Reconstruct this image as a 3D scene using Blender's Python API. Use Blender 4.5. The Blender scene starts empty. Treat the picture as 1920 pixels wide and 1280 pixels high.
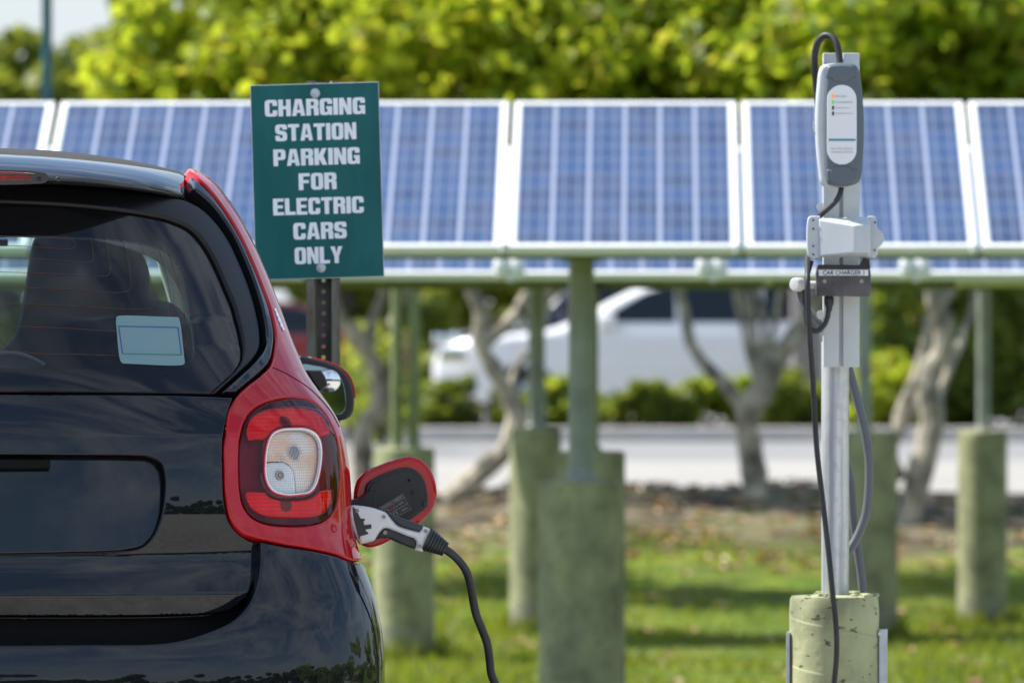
import bpy, math, random
import numpy as np
from mathutils import Vector, Matrix
from mathutils.geometry import delaunay_2d_cdt

random.seed(7)
rng = np.random.default_rng(7)
R = math.radians
scene = bpy.context.scene
C = scene.collection

# ------------------------------------------------------------------ camera, sky, sun, exposure
F = 12900.0                      # focal length in photo pixels (1920 wide)
CAM_Z = 1.19
cam_d = bpy.data.cameras.new('camera')
cam = bpy.data.objects.new('camera', cam_d)
C.objects.link(cam)
cam.location = (0, 0, CAM_Z)
cam.rotation_euler = (R(90), 0, 0)
cam_d.sensor_width = 36.0
cam_d.sensor_fit = 'HORIZONTAL'
cam_d.lens = 36.0 * F / 1920.0
cam_d.shift_y = -40.0 / 1920.0
cam_d.clip_start = 0.5
cam_d.clip_end = 3000
cam_d.dof.use_dof = True
cam_d.dof.focus_distance = 14.45
cam_d.dof.aperture_fstop = 7.0
cam_d.dof.aperture_blades = 0
scene.camera = cam

SUN_EL, SUN_AZ = R(52), R(-74)          # azimuth from +Y towards +X
sd = Vector((math.cos(SUN_EL) * math.sin(SUN_AZ), math.cos(SUN_EL) * math.cos(SUN_AZ), math.sin(SUN_EL)))
sun_d = bpy.data.lights.new('sun', 'SUN')
sun_d.energy = 4.8
sun_d.angle = R(0.53)
sun_d.color = (1.0, 0.95, 0.87)
sun = bpy.data.objects.new('sun', sun_d)
sun.rotation_euler = sd.to_track_quat('Z', 'Y').to_euler()
sun.location = (-20, 5, 30)
C.objects.link(sun)

world = bpy.data.worlds.new('World')
scene.world = world
world.use_nodes = True
wn = world.node_tree
wn.nodes.clear()
w_out = wn.nodes.new('ShaderNodeOutputWorld')
w_bg = wn.nodes.new('ShaderNodeBackground')
w_sky = wn.nodes.new('ShaderNodeTexSky')
w_sky.sky_type = 'NISHITA'
w_sky.sun_disc = False
w_sky.sun_elevation = SUN_EL
w_sky.sun_rotation = SUN_AZ
w_sky.dust_density = 0.5
w_sky.ozone_density = 1.6
w_sky.air_density = 1.0
w_bg.inputs[1].default_value = 0.12
# thin streaky clouds
w_tc = wn.nodes.new('ShaderNodeTexCoord')
w_map = wn.nodes.new('ShaderNodeMapping')
w_map.inputs['Scale'].default_value = (2.2, 3.4, 6.0)
w_map.inputs['Rotation'].default_value = (0.1, 0.25, 0.5)
w_n = wn.nodes.new('ShaderNodeTexNoise')
w_n.inputs['Scale'].default_value = 1.3
w_n.inputs['Detail'].default_value = 9
w_n.inputs['Roughness'].default_value = 0.6
w_n.inputs['Distortion'].default_value = 0.6
w_r = wn.nodes.new('ShaderNodeValToRGB')
w_r.color_ramp.elements[0].position = 0.44
w_r.color_ramp.elements[0].color = (0, 0, 0, 1)
w_r.color_ramp.elements[1].position = 0.78
w_r.color_ramp.elements[1].color = (0.85, 0.85, 0.85, 1)
w_mix = wn.nodes.new('ShaderNodeMix')
w_mix.data_type = 'RGBA'
w_mix.inputs[7].default_value = (6.6, 6.8, 7.0, 1)
L = wn.links.new
L(w_tc.outputs['Generated'], w_map.inputs[0])
L(w_map.outputs[0], w_n.inputs['Vector'])
L(w_n.outputs[0], w_r.inputs[0])
L(w_r.outputs[0], w_mix.inputs[0])
L(w_sky.outputs[0], w_mix.inputs[6])
# grey-white bank of cloud low round the horizon
w_sep = wn.nodes.new('ShaderNodeSeparateXYZ')
w_low = wn.nodes.new('ShaderNodeValToRGB')
w_low.color_ramp.elements[0].position = 0.04
w_low.color_ramp.elements[0].color = (0.9, 0.9, 0.9, 1)
w_low.color_ramp.elements[1].position = 0.30
w_low.color_ramp.elements[1].color = (0, 0, 0, 1)
w_mix2 = wn.nodes.new('ShaderNodeMix')
w_mix2.data_type = 'RGBA'
w_mix2.inputs[7].default_value = (3.2, 3.5, 3.8, 1)
L(w_tc.outputs['Generated'], w_sep.inputs[0])
L(w_sep.outputs[2], w_low.inputs[0])
L(w_low.outputs[0], w_mix2.inputs[0])
L(w_mix.outputs[2], w_mix2.inputs[6])
L(w_mix2.outputs[2], w_bg.inputs[0])
L(w_bg.outputs[0], w_out.inputs[0])

scene.view_settings.view_transform = 'Standard'
scene.view_settings.look = 'None'
scene.view_settings.gamma = 1.0
scene.view_settings.exposure = 0.92
scene.cycles.use_denoising = True
scene.cycles.max_bounces = 10
scene.cycles.transparent_max_bounces = 24
scene.cycles.glossy_bounces = 5

# ------------------------------------------------------------------ materials
def new_mat(name):
    m = bpy.data.materials.new(name)
    m.use_nodes = True
    return m, m.node_tree, m.node_tree.nodes['Principled BSDF']


def node(nt, kind, **kw):
    n = nt.nodes.new(kind)
    for k, v in kw.items():
        setattr(n, k, v)
    return n


def noise(nt, scale, detail=5, rough=0.55, coord='Object', stretch=None):
    tc = node(nt, 'ShaderNodeTexCoord')
    n = node(nt, 'ShaderNodeTexNoise')
    n.inputs['Scale'].default_value = scale
    n.inputs['Detail'].default_value = detail
    n.inputs['Roughness'].default_value = rough
    if stretch:
        mp = node(nt, 'ShaderNodeMapping')
        mp.inputs['Scale'].default_value = stretch
        nt.links.new(tc.outputs[coord], mp.inputs[0])
        nt.links.new(mp.outputs[0], n.inputs['Vector'])
    else:
        nt.links.new(tc.outputs[coord], n.inputs['Vector'])
    return n.outputs[0]


def ramp(nt, src, stops):
    r = node(nt, 'ShaderNodeValToRGB')
    el = r.color_ramp.elements
    while len(el) < len(stops):
        el.new(0.5)
    for e, (p, c) in zip(el, stops):
        e.position = p
        e.color = (c[0], c[1], c[2], 1) if hasattr(c, '__len__') else (c, c, c, 1)
    nt.links.new(src, r.inputs[0])
    return r.outputs[0]


def mixc(nt, fac, a, b):
    m = node(nt, 'ShaderNodeMix', data_type='RGBA')
    for sock, v in ((0, fac), (6, a), (7, b)):
        if hasattr(v, 'node'):
            nt.links.new(v, m.inputs[sock])
        elif hasattr(v, '__len__'):
            m.inputs[sock].default_value = (v[0], v[1], v[2], 1)
        else:
            m.inputs[sock].default_value = v
    return m.outputs[2]


def math_n(nt, op, a, b=None, c=None):
    m = node(nt, 'ShaderNodeMath', operation=op)
    for i, v in enumerate((a, b, c)):
        if v is None:
            continue
        if hasattr(v, 'node'):
            nt.links.new(v, m.inputs[i])
        else:
            m.inputs[i].default_value = v
    return m.outputs[0]


def bump(nt, p, src, strength, dist):
    b = node(nt, 'ShaderNodeBump')
    b.inputs['Strength'].default_value = strength
    b.inputs['Distance'].default_value = dist
    nt.links.new(src, b.inputs['Height'])
    nt.links.new(b.outputs[0], p.inputs['Normal'])
    return b


def pmat(name, col, rough=0.5, metal=0.0, coat=0.0, spec=0.5, vary=0.15, vscale=6.0, bmp=None, coat_rough=0.03, rvary=0.0):
    m, nt, p = new_mat(name)
    c = col
    if vary:
        n = noise(nt, vscale, 6)
        lo = [x * (1 - vary) for x in c]
        hi = [min(1, x * (1 + vary)) for x in c]
        nt.links.new(ramp(nt, n, [(0.3, lo), (0.7, hi)]), p.inputs['Base Color'])
    else:
        p.inputs['Base Color'].default_value = (*c, 1)
    p.inputs['Roughness'].default_value = rough
    if rvary:
        n2 = noise(nt, vscale * 3, 6)
        nt.links.new(ramp(nt, n2, [(0.3, max(0, rough - rvary)), (0.7, min(1, rough + rvary))]), p.inputs['Roughness'])
    p.inputs['Metallic'].default_value = metal
    p.inputs['Specular IOR Level'].default_value = spec
    p.inputs['Coat Weight'].default_value = coat
    p.inputs['Coat Roughness'].default_value = coat_rough
    if bmp:
        bump(nt, p, noise(nt, bmp[0], 6), bmp[1], bmp[2])
    return m


M = {}


def paint(name, col, coat=0.6, dust=0.02):
    """Car paint: clear coat over a base, with fine settled dust specks."""
    m, nt, p = new_mat(name)
    d1 = noise(nt, 420, 2)
    d2 = noise(nt, 5, 4)
    sp = math_n(nt, 'MULTIPLY', ramp(nt, d1, [(0.66, 0), (0.72, 1)]), ramp(nt, d2, [(0.42, 0), (0.6, 1)]))
    nt.links.new(mixc(nt, math_n(nt, 'MULTIPLY', sp, 0.5), col, [min(1, x + 0.09) for x in col]), p.inputs['Base Color'])
    p.inputs['Roughness'].default_value = 0.22
    p.inputs['Specular IOR Level'].default_value = 0.0
    p.inputs['Coat Weight'].default_value = coat
    p.inputs['Coat Roughness'].default_value = 0.0
    nt.links.new(ramp(nt, d2, [(0.4, 0.0), (0.7, 0.012)]), p.inputs['Coat Roughness'])
    return m


M['black_paint'] = paint('black_paint', (0.0065, 0.0085, 0.011), coat=1.0)
M['red_paint'] = paint('red_paint', (0.42, 0.006, 0.012), coat=0.9)
M['red_paint'].node_tree.nodes['Principled BSDF'].inputs['Coat IOR'].default_value = 1.5
M['gloss_black'] = pmat('gloss_black', (0.006, 0.006, 0.007), rough=0.06, vary=0)
M['satin_black'] = pmat('satin_black', (0.012, 0.012, 0.013), rough=0.42, vary=0.2, bmp=(300, 0.1, 0.001))
M['matte_black'] = pmat('matte_black', (0.004, 0.004, 0.004), rough=0.85, vary=0, spec=0.2)
M['rubber'] = pmat('rubber', (0.022, 0.024, 0.026), rough=0.5, vary=0.2, vscale=60)
M['fabric_roof'] = pmat('fabric_roof', (0.028, 0.028, 0.027), rough=0.95, vary=0.35, vscale=40, bmp=(700, 0.35, 0.002))
M['seat_fabric'] = pmat('seat_fabric', (0.012, 0.013, 0.015), rough=0.9, vary=0.3, vscale=30)
M['light_trim'] = pmat('light_trim', (0.70, 0.72, 0.70), rough=0.7, vary=0.05)
M['chrome'] = pmat('chrome', (0.8, 0.81, 0.82), rough=0.08, metal=1, vary=0)
M['mirror_glass'] = pmat('mirror_glass', (0.24, 0.30, 0.32), rough=0.01, metal=1, vary=0)
M['white_plastic'] = pmat('white_plastic', (0.66, 0.67, 0.65), rough=0.38, vary=0.06, vscale=25, bmp=(260, 0.06, 0.001), rvary=0.08)
M['grip_black'] = pmat('grip_black', (0.02, 0.021, 0.023), rough=0.55, vary=0.35, vscale=25, bmp=(500, 0.2, 0.001))
M['grip_navy'] = pmat('grip_navy', (0.03, 0.036, 0.045), rough=0.5, vary=0.15, vscale=25)
M['slate_plastic'] = pmat('slate_plastic', (0.098, 0.125, 0.147), rough=0.42, vary=0.06, vscale=20)
M['grey_plastic'] = pmat('grey_plastic', (0.49, 0.53, 0.55), rough=0.45, vary=0.05, vscale=20)
M['label_white'] = pmat('label_white', (0.78, 0.80, 0.80), rough=0.3, vary=0.02)
M['aluminium'] = pmat('aluminium', (0.62, 0.64, 0.64), rough=0.5, metal=0.15, vary=0.1, vscale=12, bmp=(90, 0.08, 0.002))
M['white_alu'] = pmat('white_alu', (0.74, 0.75, 0.74), rough=0.45, vary=0.04, vscale=8)
M['galvanised'] = pmat('galvanised', (0.50, 0.53, 0.55), rough=0.4, metal=0.45, vary=0.2, vscale=18, rvary=0.12)
def galv():
    m, nt, p = new_mat('galvanised_pipe')
    n = noise(nt, 26, 6, 0.6, stretch=(2.2, 2.2, 0.06))
    n2 = noise(nt, 35, 5)
    c = ramp(nt, n, [(0.38, (0.36, 0.40, 0.43)), (0.5, (0.52, 0.55, 0.57)), (0.6, (0.66, 0.68, 0.69))])  # lengthwise streaks paint the pipe's reflections into its base colour
    c = mixc(nt, ramp(nt, n2, [(0.5, 0), (0.62, 0.35)]), c, (0.40, 0.38, 0.33))
    nt.links.new(c, p.inputs['Base Color'])
    p.inputs['Metallic'].default_value = 0.45
    nt.links.new(ramp(nt, n2, [(0.4, 0.28), (0.6, 0.5)]), p.inputs['Roughness'])
    return m


M['galvanised_pipe'] = galv()
M['dark_steel'] = pmat('dark_steel', (0.085, 0.08, 0.076), rough=0.5, metal=0.25, vary=0.45, vscale=22, bmp=(80, 0.15, 0.002))
M['conduit'] = pmat('conduit', (0.115, 0.122, 0.14), rough=0.45, vary=0.1)
M['pvc'] = pmat('pvc', (0.58, 0.58, 0.56), rough=0.4, vary=0.1)
M['screw'] = pmat('screw', (0.30, 0.27, 0.22), rough=0.35, metal=0.9, vary=0.3, vscale=80)
M['olive_paint'] = pmat('olive_paint', (0.18, 0.205, 0.085), rough=0.55, vary=0.25, vscale=5)
M['post_paint'] = pmat('post_paint', (0.255, 0.28, 0.245), rough=0.5, metal=0.1, vary=0.3, vscale=4)
M['teal_pole'] = pmat('teal_pole', (0.035, 0.13, 0.16), rough=0.5, vary=0.15)
M['van_white'] = pmat('van_white', (0.86, 0.86, 0.86), rough=0.25, coat=0.8, vary=0)
M['car_dark'] = pmat('car_dark', (0.012, 0.016, 0.026), rough=0.2, coat=0.9, vary=0)
M['car_red'] = pmat('car_red', (0.26, 0.012, 0.02), rough=0.25, coat=0.8, vary=0)
M['car_glass'] = pmat('car_glass', (0.01, 0.014, 0.014), rough=0.05, vary=0)
M['pillar_stone'] = pmat('pillar_stone', (0.36, 0.32, 0.32), rough=0.85, vary=0.12, vscale=3)
M['kerb'] = pmat('kerb', (0.50, 0.47, 0.43), rough=0.9, vary=0.15, vscale=2)
M['bark'] = pmat('bark', (0.345, 0.31, 0.245), rough=0.9, vary=0.75, vscale=5, bmp=(13, 0.9, 0.05))
M['bark_dark'] = pmat('bark_dark', (0.13, 0.115, 0.09), rough=0.9, vary=0.4, vscale=7, bmp=(16, 0.5, 0.03))
M['tail_white'] = pmat('tail_white', (0.85, 0.85, 0.86), rough=0.2, vary=0, coat=1)
M['sticker_dark'] = pmat('sticker_dark', (0.035, 0.034, 0.033), rough=0.4, vary=0)
M['print_grey'] = pmat('print_grey', (0.36, 0.36, 0.35), rough=0.5, vary=0)
M['print_black'] = pmat('print_black', (0.02, 0.02, 0.02), rough=0.5, vary=0)
M['print_blue'] = pmat('print_blue', (0.03, 0.05, 0.30), rough=0.5, vary=0)
M['print_green'] = pmat('print_green', (0.03, 0.22, 0.12), rough=0.5, vary=0)
M['print_teal'] = pmat('print_teal', (0.10, 0.28, 0.36), rough=0.5, vary=0)
M['print_yellow'] = pmat('print_yellow', (0.6, 0.42, 0.02), rough=0.5, vary=0)
M['print_red'] = pmat('print_red', (0.5, 0.05, 0.05), rough=0.5, vary=0)
M['defrost'] = pmat('defrost', (0.10, 0.045, 0.02), rough=0.5, vary=0)
M['lamp_maroon'] = pmat('lamp_maroon', (0.48, 0.10, 0.15), rough=0.4, vary=0.2)
M['ring_red'] = pmat('ring_red', (0.80, 0.03, 0.07), rough=0.2, coat=1, vary=0)
M['channel_grey'] = pmat('channel_grey', (0.53, 0.565, 0.565), rough=0.45, metal=0.1, vary=0.09, vscale=14, bmp=(60, 0.06, 0.002))
M['seal_black'] = pmat('seal_black', (0.004, 0.004, 0.0045), rough=0.38, vary=0, spec=0.35)
M['tyre'] = pmat('tyre', (0.02, 0.02, 0.02), rough=0.8, vary=0.2)


def emis(name, col, s):
    m, nt, p = new_mat(name)
    p.inputs['Base Color'].default_value = (*col, 1)
    p.inputs['Emission Color'].default_value = (*col, 1)
    p.inputs['Emission Strength'].default_value = s
    return m


M['led_orange'] = emis('led_orange', (0.75, 0.16, 0.03), 0.5)
M['led_green'] = emis('led_green', (0.08, 0.42, 0.04), 0.4)


def glass(name, tint, ior=1.5, rough=0.0, tint_mix=1.0, bmp=None):
    """Thin tinted pane: what lies behind shows through the tint, the sky reflects off the front."""
    m, nt, p = new_mat(name)
    nt.nodes.remove(p)
    out = nt.nodes['Material Output']
    tr = node(nt, 'ShaderNodeBsdfTransparent')
    tr.inputs[0].default_value = (*tint, 1)
    gl = node(nt, 'ShaderNodeBsdfGlossy')
    gl.inputs['Roughness'].default_value = rough
    fr = node(nt, 'ShaderNodeFresnel')
    geo = node(nt, 'ShaderNodeNewGeometry')      # a thin pane: the same reflectance from either side
    nt.links.new(math_n(nt, 'MULTIPLY_ADD', geo.outputs['Backfacing'], 1.0 / ior - ior, ior), fr.inputs[0])
    mx = node(nt, 'ShaderNodeMixShader')
    nt.links.new(fr.outputs[0], mx.inputs[0])
    nt.links.new(tr.outputs[0], mx.inputs[1])
    nt.links.new(gl.outputs[0], mx.inputs[2])
    nt.links.new(mx.outputs[0], out.inputs[0])
    if bmp:
        b = node(nt, 'ShaderNodeBump')
        b.inputs['Strength'].default_value = bmp[1]
        b.inputs['Distance'].default_value = bmp[2]
        nt.links.new(noise(nt, bmp[0], 3), b.inputs['Height'])
        nt.links.new(b.outputs[0], gl.inputs['Normal'])
    return m


def grime_glass(name, tint, film):
    """Rear window pane with a thin film of smeared dust on it."""
    m = glass(name, tint)
    nt = m.node_tree
    out = nt.nodes['Material Output']
    base = out.inputs[0].links[0].from_socket
    df = node(nt, 'ShaderNodeBsdfDiffuse')
    df.inputs[0].default_value = (0.55, 0.6, 0.62, 1)
    mx = node(nt, 'ShaderNodeMixShader')
    n = noise(nt, 5.5, 8, 0.65, stretch=(1, 1, 1.6))
    nt.links.new(ramp(nt, n, [(0.46, film), (0.74, film * 5)]), mx.inputs[0])
    nt.links.new(base, mx.inputs[1])
    nt.links.new(df.outputs[0], mx.inputs[2])
    nt.links.new(mx.outputs[0], out.inputs[0])
    return m


M['rear_glass'] = grime_glass('rear_glass', (0.78, 0.88, 0.86), 0.012)
M['green_glass'] = glass('green_glass', (0.74, 0.86, 0.80))
M['lens_smoke'] = glass('lens_smoke', (0.55, 0.25, 0.30), ior=1.4)
M['lens_red'] = glass('lens_red', (0.93, 0.02, 0.05), ior=1.5)
M['lens_clear'] = glass('lens_clear', (0.93, 0.92, 0.92), ior=1.5)


def reflector(name, col, pitch, rough=0.14, lo=None):
    """Moulded optic behind a lamp lens: small square pillows on a silvered base (UV in metres)."""
    m, nt, p = new_mat(name)
    tc = node(nt, 'ShaderNodeTexCoord')
    sep = node(nt, 'ShaderNodeSeparateXYZ')
    nt.links.new(tc.outputs['UV'], sep.inputs[0])
    hs = []
    for k in (0, 1):
        a = math_n(nt, 'MULTIPLY', sep.outputs[k], 2 * math.pi / pitch[k])
        hs.append(math_n(nt, 'ABSOLUTE', math_n(nt, 'SINE', math_n(nt, 'MULTIPLY', a, 0.5))))
    h = math_n(nt, 'POWER', math_n(nt, 'MULTIPLY', hs[0], hs[1]), 0.5)
    bump(nt, p, h, 0.9, 0.0006)
    n = noise(nt, 13, 2)
    cc = ramp(nt, n, [(0.36, lo or [x * 0.8 for x in col]), (0.64, col)])
    nt.links.new(mixc(nt, ramp(nt, h, [(0.25, 1), (0.75, 0)]), cc, [x * 0.62 for x in col]), p.inputs['Base Color'])  # grooves darkened in the colour to stand for how the facets reflect
    p.inputs['Metallic'].default_value = 0.08
    p.inputs['Roughness'].default_value = rough
    return m


M['optic_silver'] = reflector('optic_silver', (0.98, 0.95, 0.95), (0.0050, 0.0085))
M['optic_amber'] = reflector('optic_amber', (0.98, 0.90, 0.82), (0.0060, 0.0060), lo=(0.95, 0.52, 0.26))  # amber blotches put the bulb's reflection into the optic's colour
M['optic_clear'] = reflector('optic_clear', (0.94, 0.97, 0.99), (0.0052, 0.0052))


def leaf_mat(name, cols, trans=0.45):
    m, nt, p = new_mat(name)
    geo = node(nt, 'ShaderNodeNewGeometry')
    n = len(cols)
    r = node(nt, 'ShaderNodeValToRGB')
    el = r.color_ramp.elements
    while len(el) < n:
        el.new(0.5)
    for i, (e, c) in enumerate(zip(el, cols)):
        e.position = i / (n - 1)
        e.color = (*c, 1)
    nt.links.new(geo.outputs['Random Per Island'], r.inputs[0])
    nt.links.new(r.outputs[0], p.inputs['Base Color'])
    p.inputs['Roughness'].default_value = 0.45
    p.inputs['Specular IOR Level'].default_value = 0.35
    tl = node(nt, 'ShaderNodeBsdfTranslucent')
    nt.links.new(mixc(nt, 0.5, r.outputs[0], (0.55, 0.60, 0.04)), tl.inputs[0])
    mx = node(nt, 'ShaderNodeMixShader')
    mx.inputs[0].default_value = trans
    nt.links.new(p.outputs[0], mx.inputs[1])
    nt.links.new(tl.outputs[0], mx.inputs[2])
    nt.links.new(mx.outputs[0], nt.nodes['Material Output'].inputs[0])
    return m


M['leaf_yellow'] = leaf_mat('leaf_yellow', [(0.12, 0.22, 0.014), (0.27, 0.38, 0.020), (0.36, 0.46, 0.026), (0.48, 0.52, 0.035), (0.30, 0.42, 0.024), (0.50, 0.40, 0.05), (0.20, 0.32, 0.02)], 0.6)
M['leaf_green'] = leaf_mat('leaf_green', [(0.10, 0.19, 0.012), (0.19, 0.31, 0.018), (0.26, 0.38, 0.022), (0.34, 0.44, 0.028), (0.16, 0.27, 0.015), (0.38, 0.30, 0.06), (0.22, 0.34, 0.02)], 0.66)
M['leaf_dark'] = leaf_mat('leaf_dark', [(0.018, 0.035, 0.012), (0.035, 0.065, 0.018), (0.055, 0.09, 0.02), (0.03, 0.055, 0.016)], 0.25)
M['leaf_olive'] = leaf_mat('leaf_olive', [(0.08, 0.115, 0.018), (0.14, 0.18, 0.026), (0.19, 0.23, 0.035), (0.11, 0.15, 0.022)], 0.45)
M['leaf_hedge'] = leaf_mat('leaf_hedge', [(0.05, 0.09, 0.015), (0.10, 0.16, 0.025), (0.17, 0.24, 0.035), (0.07, 0.12, 0.018)], 0.42)


def concrete(name, col, stain=(0.30, 0.29, 0.27), low=0.0):
    """Painted concrete pier: pinholes, spiral form lines, bare dirty concrete near the ground."""
    m, nt, p = new_mat(name)
    n1 = noise(nt, 5, 8)
    base = ramp(nt, n1, [(0.38, [x * 0.62 for x in col]), (0.5, col), (0.62, [x * 1.2 for x in col])])
    stk = noise(nt, 3.0, 7, 0.7, stretch=(2.2, 2.2, 1.0))
    base = mixc(nt, ramp(nt, stk, [(0.48, 0), (0.64, 0.5)]), base, [x * 0.55 for x in (0.24, 0.25, 0.17)])
    n2 = noise(nt, 34, 3, stretch=(1, 1, 2.4))
    holes = ramp(nt, n2, [(0.645, 0), (0.675, 1)])
    tc = node(nt, 'ShaderNodeTexCoord')
    sep = node(nt, 'ShaderNodeSeparateXYZ')
    nt.links.new(tc.outputs['Object'], sep.inputs[0])
    n3 = noise(nt, 4, 5)
    hgt = math_n(nt, 'ADD', sep.outputs[2], math_n(nt, 'MULTIPLY', n3, 0.55))
    wear = ramp(nt, hgt, [(0.38 + low, 1), (0.62 + low, 0)])
    c1 = mixc(nt, wear, base, stain)
    c2 = mixc(nt, math_n(nt, 'MULTIPLY', holes, 0.75), c1, (0.02, 0.022, 0.012))
    nt.links.new(c2, p.inputs['Base Color'])
    p.inputs['Roughness'].default_value = 0.85
    # spiral seam of the form tube
    ang = math_n(nt, 'ARCTAN2', sep.outputs[1], sep.outputs[0])
    ph = math_n(nt, 'ADD', math_n(nt, 'MULTIPLY', sep.outputs[2], 9.0), math_n(nt, 'MULTIPLY', ang, 1 / (2 * math.pi)))
    seam = ramp(nt, math_n(nt, 'FRACT', ph), [(0.0, 1), (0.05, 0)])
    h = math_n(nt, 'SUBTRACT', math_n(nt, 'ADD', math_n(nt, 'MULTIPLY', noise(nt, 30, 6), 0.7), math_n(nt, 'MULTIPLY', seam, 0.5)), math_n(nt, 'MULTIPLY', holes, 1.2))
    bump(nt, p, h, 0.7, 0.006)
    return m


M['concrete'] = concrete('concrete', (0.35, 0.37, 0.20), low=-2.0)
M['concrete_far'] = concrete('concrete_far', (0.285, 0.290, 0.160))


def solar_mat():
    """Polycrystalline cells: 6 columns by 10 rows, two bus bars a cell, pale backing between columns."""
    m, nt, p = new_mat('solar_cells')
    tc = node(nt, 'ShaderNodeTexCoord')
    sep = node(nt, 'ShaderNodeSeparateXYZ')
    nt.links.new(tc.outputs['UV'], sep.inputs[0])
    u = math_n(nt, 'MULTIPLY', sep.outputs[0], 6)
    v = math_n(nt, 'MULTIPLY', sep.outputs[1], 10)
    fu, fv = math_n(nt, 'FRACT', u), math_n(nt, 'FRACT', v)
    comb = node(nt, 'ShaderNodeCombineXYZ')
    nt.links.new(math_n(nt, 'FLOOR', u), comb.inputs[0])
    nt.links.new(math_n(nt, 'FLOOR', v), comb.inputs[1])
    oi = node(nt, 'ShaderNodeObjectInfo')
    nt.links.new(math_n(nt, 'MULTIPLY', oi.outputs['Random'], 31), comb.inputs[2])
    wn_ = node(nt, 'ShaderNodeTexWhiteNoise')
    nt.links.new(comb.outputs[0], wn_.inputs[0])
    cell = ramp(nt, wn_.outputs[0], [(0.0, (0.005, 0.018, 0.055)), (0.45, (0.009, 0.034, 0.098)), (0.8, (0.007, 0.040, 0.125)), (1.0, (0.024, 0.036, 0.075))])
    vor = node(nt, 'ShaderNodeTexVoronoi')
    vor.inputs['Scale'].default_value = 55
    nt.links.new(tc.outputs['UV'], vor.inputs['Vector'])
    cell = mixc(nt, 0.16, cell, mixc(nt, vor.outputs['Distance'], (0.03, 0.06, 0.20), (0.12, 0.2, 0.40)))
    dust = noise(nt, 3.0, 6, 0.65, stretch=(1.0, 0.5, 1))
    cell = mixc(nt, ramp(nt, dust, [(0.42, 0), (0.66, 0.06)]), cell, (0.34, 0.33, 0.30))
    du = math_n(nt, 'ABSOLUTE', math_n(nt, 'SUBTRACT', fu, 0.5))
    gapu = math_n(nt, 'GREATER_THAN', du, 0.435)
    dv = math_n(nt, 'ABSOLUTE', math_n(nt, 'SUBTRACT', fv, 0.5))
    gapv = math_n(nt, 'GREATER_THAN', dv, 0.462)
    bus = math_n(nt, 'LESS_THAN', math_n(nt, 'ABSOLUTE', math_n(nt, 'SUBTRACT', du, 0.20)), 0.018)
    c = mixc(nt, bus, cell, (0.17, 0.205, 0.28))
    c = mixc(nt, gapv, c, (0.13, 0.155, 0.23))
    c = mixc(nt, gapu, c, (0.25, 0.285, 0.38))
    nt.links.new(c, p.inputs['Base Color'])
    p.inputs['Roughness'].default_value = 0.3
    p.inputs['Coat Weight'].default_value = 0.4
    p.inputs['Coat Roughness'].default_value = 0.04
    return m


M['solar_cells'] = solar_mat()


def sign_mat():
    m, nt, p = new_mat('sign_green')
    n = noise(nt, 9, 6, stretch=(1, 1, 0.35))
    n2 = noise(nt, 60, 4)
    c = ramp(nt, n, [(0.38, (0.005, 0.105, 0.104)), (0.62, (0.011, 0.140, 0.135))])
    c = mixc(nt, ramp(nt, n2, [(0.66, 0), (0.8, 0.25)]), c, (0.10, 0.20, 0.19))
    nt.links.new(c, p.inputs['Base Color'])
    p.inputs['Roughness'].default_value = 0.4
    p.inputs['Specular IOR Level'].default_value = 0.3
    return m


M['sign_green'] = sign_mat()
M['sign_white'] = pmat('sign_white', (0.90, 0.93, 0.96), rough=0.45, vary=0.05, vscale=30)


def rusty_post():
    m, nt, p = new_mat('post_steel')
    n = noise(nt, 14, 8, 0.65, stretch=(1, 1, 0.25))
    c = ramp(nt, n, [(0.32, (0.10, 0.065, 0.045)), (0.5, (0.19, 0.185, 0.14)), (0.68, (0.25, 0.27, 0.20))])
    nt.links.new(c, p.inputs['Base Color'])
    p.inputs['Roughness'].default_value = 0.75
    bump(nt, p, n, 0.4, 0.002)
    return m


M['post_steel'] = rusty_post()


def ground_mat():
    """Lawn with leaf-litter mulch under the trees."""
    m, nt, p = new_mat('lawn')
    tc = node(nt, 'ShaderNodeTexCoord')
    sep = node(nt, 'ShaderNodeSeparateXYZ')
    nt.links.new(tc.outputs['Object'], sep.inputs[0])
    n1 = noise(nt, 1.6, 6)
    n2 = noise(nt, 1.5, 9, 0.66, stretch=(0.7, 1.3, 1))
    n3 = noise(nt, 70, 3)
    g = ramp(nt, n2, [(0.39, (0.022, 0.045, 0.005)), (0.49, (0.075, 0.135, 0.009)), (0.60, (0.175, 0.205, 0.02))])  # dark end of the ramp paints patches of tree shade into the lawn
    g = mixc(nt, ramp(nt, n1, [(0.5, 0), (0.62, 0.65)]), g, (0.16, 0.15, 0.04))
    g = mixc(nt, ramp(nt, n3, [(0.60, 0), (0.75, 0.5)]), g, (0.03, 0.05, 0.01))
    mu = ramp(nt, n2, [(0.40, (0.035, 0.027, 0.018)), (0.48, (0.09, 0.072, 0.046)), (0.56, (0.20, 0.168, 0.115)), (0.61, (0.06, 0.085, 0.018))])
    yw = math_n(nt, 'ADD', sep.outputs[1], math_n(nt, 'MULTIPLY', noise(nt, 0.7, 4), 5.0))
    band = ramp(nt, math_n(nt, 'DIVIDE', yw, 100.0), [(0.497, 0), (0.510, 1)])
    far = ramp(nt, math_n(nt, 'DIVIDE', sep.outputs[1], 100.0), [(0.77, 0), (0.775, 0.0)])
    nt.links.new(mixc(nt, band, g, mu), p.inputs['Base Color'])
    p.inputs['Roughness'].default_value = 0.9
    p.inputs['Specular IOR Level'].default_value = 0.2
    bump(nt, p, n2, 1.0, 0.08)
    return m


M['lawn'] = ground_mat()


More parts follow.
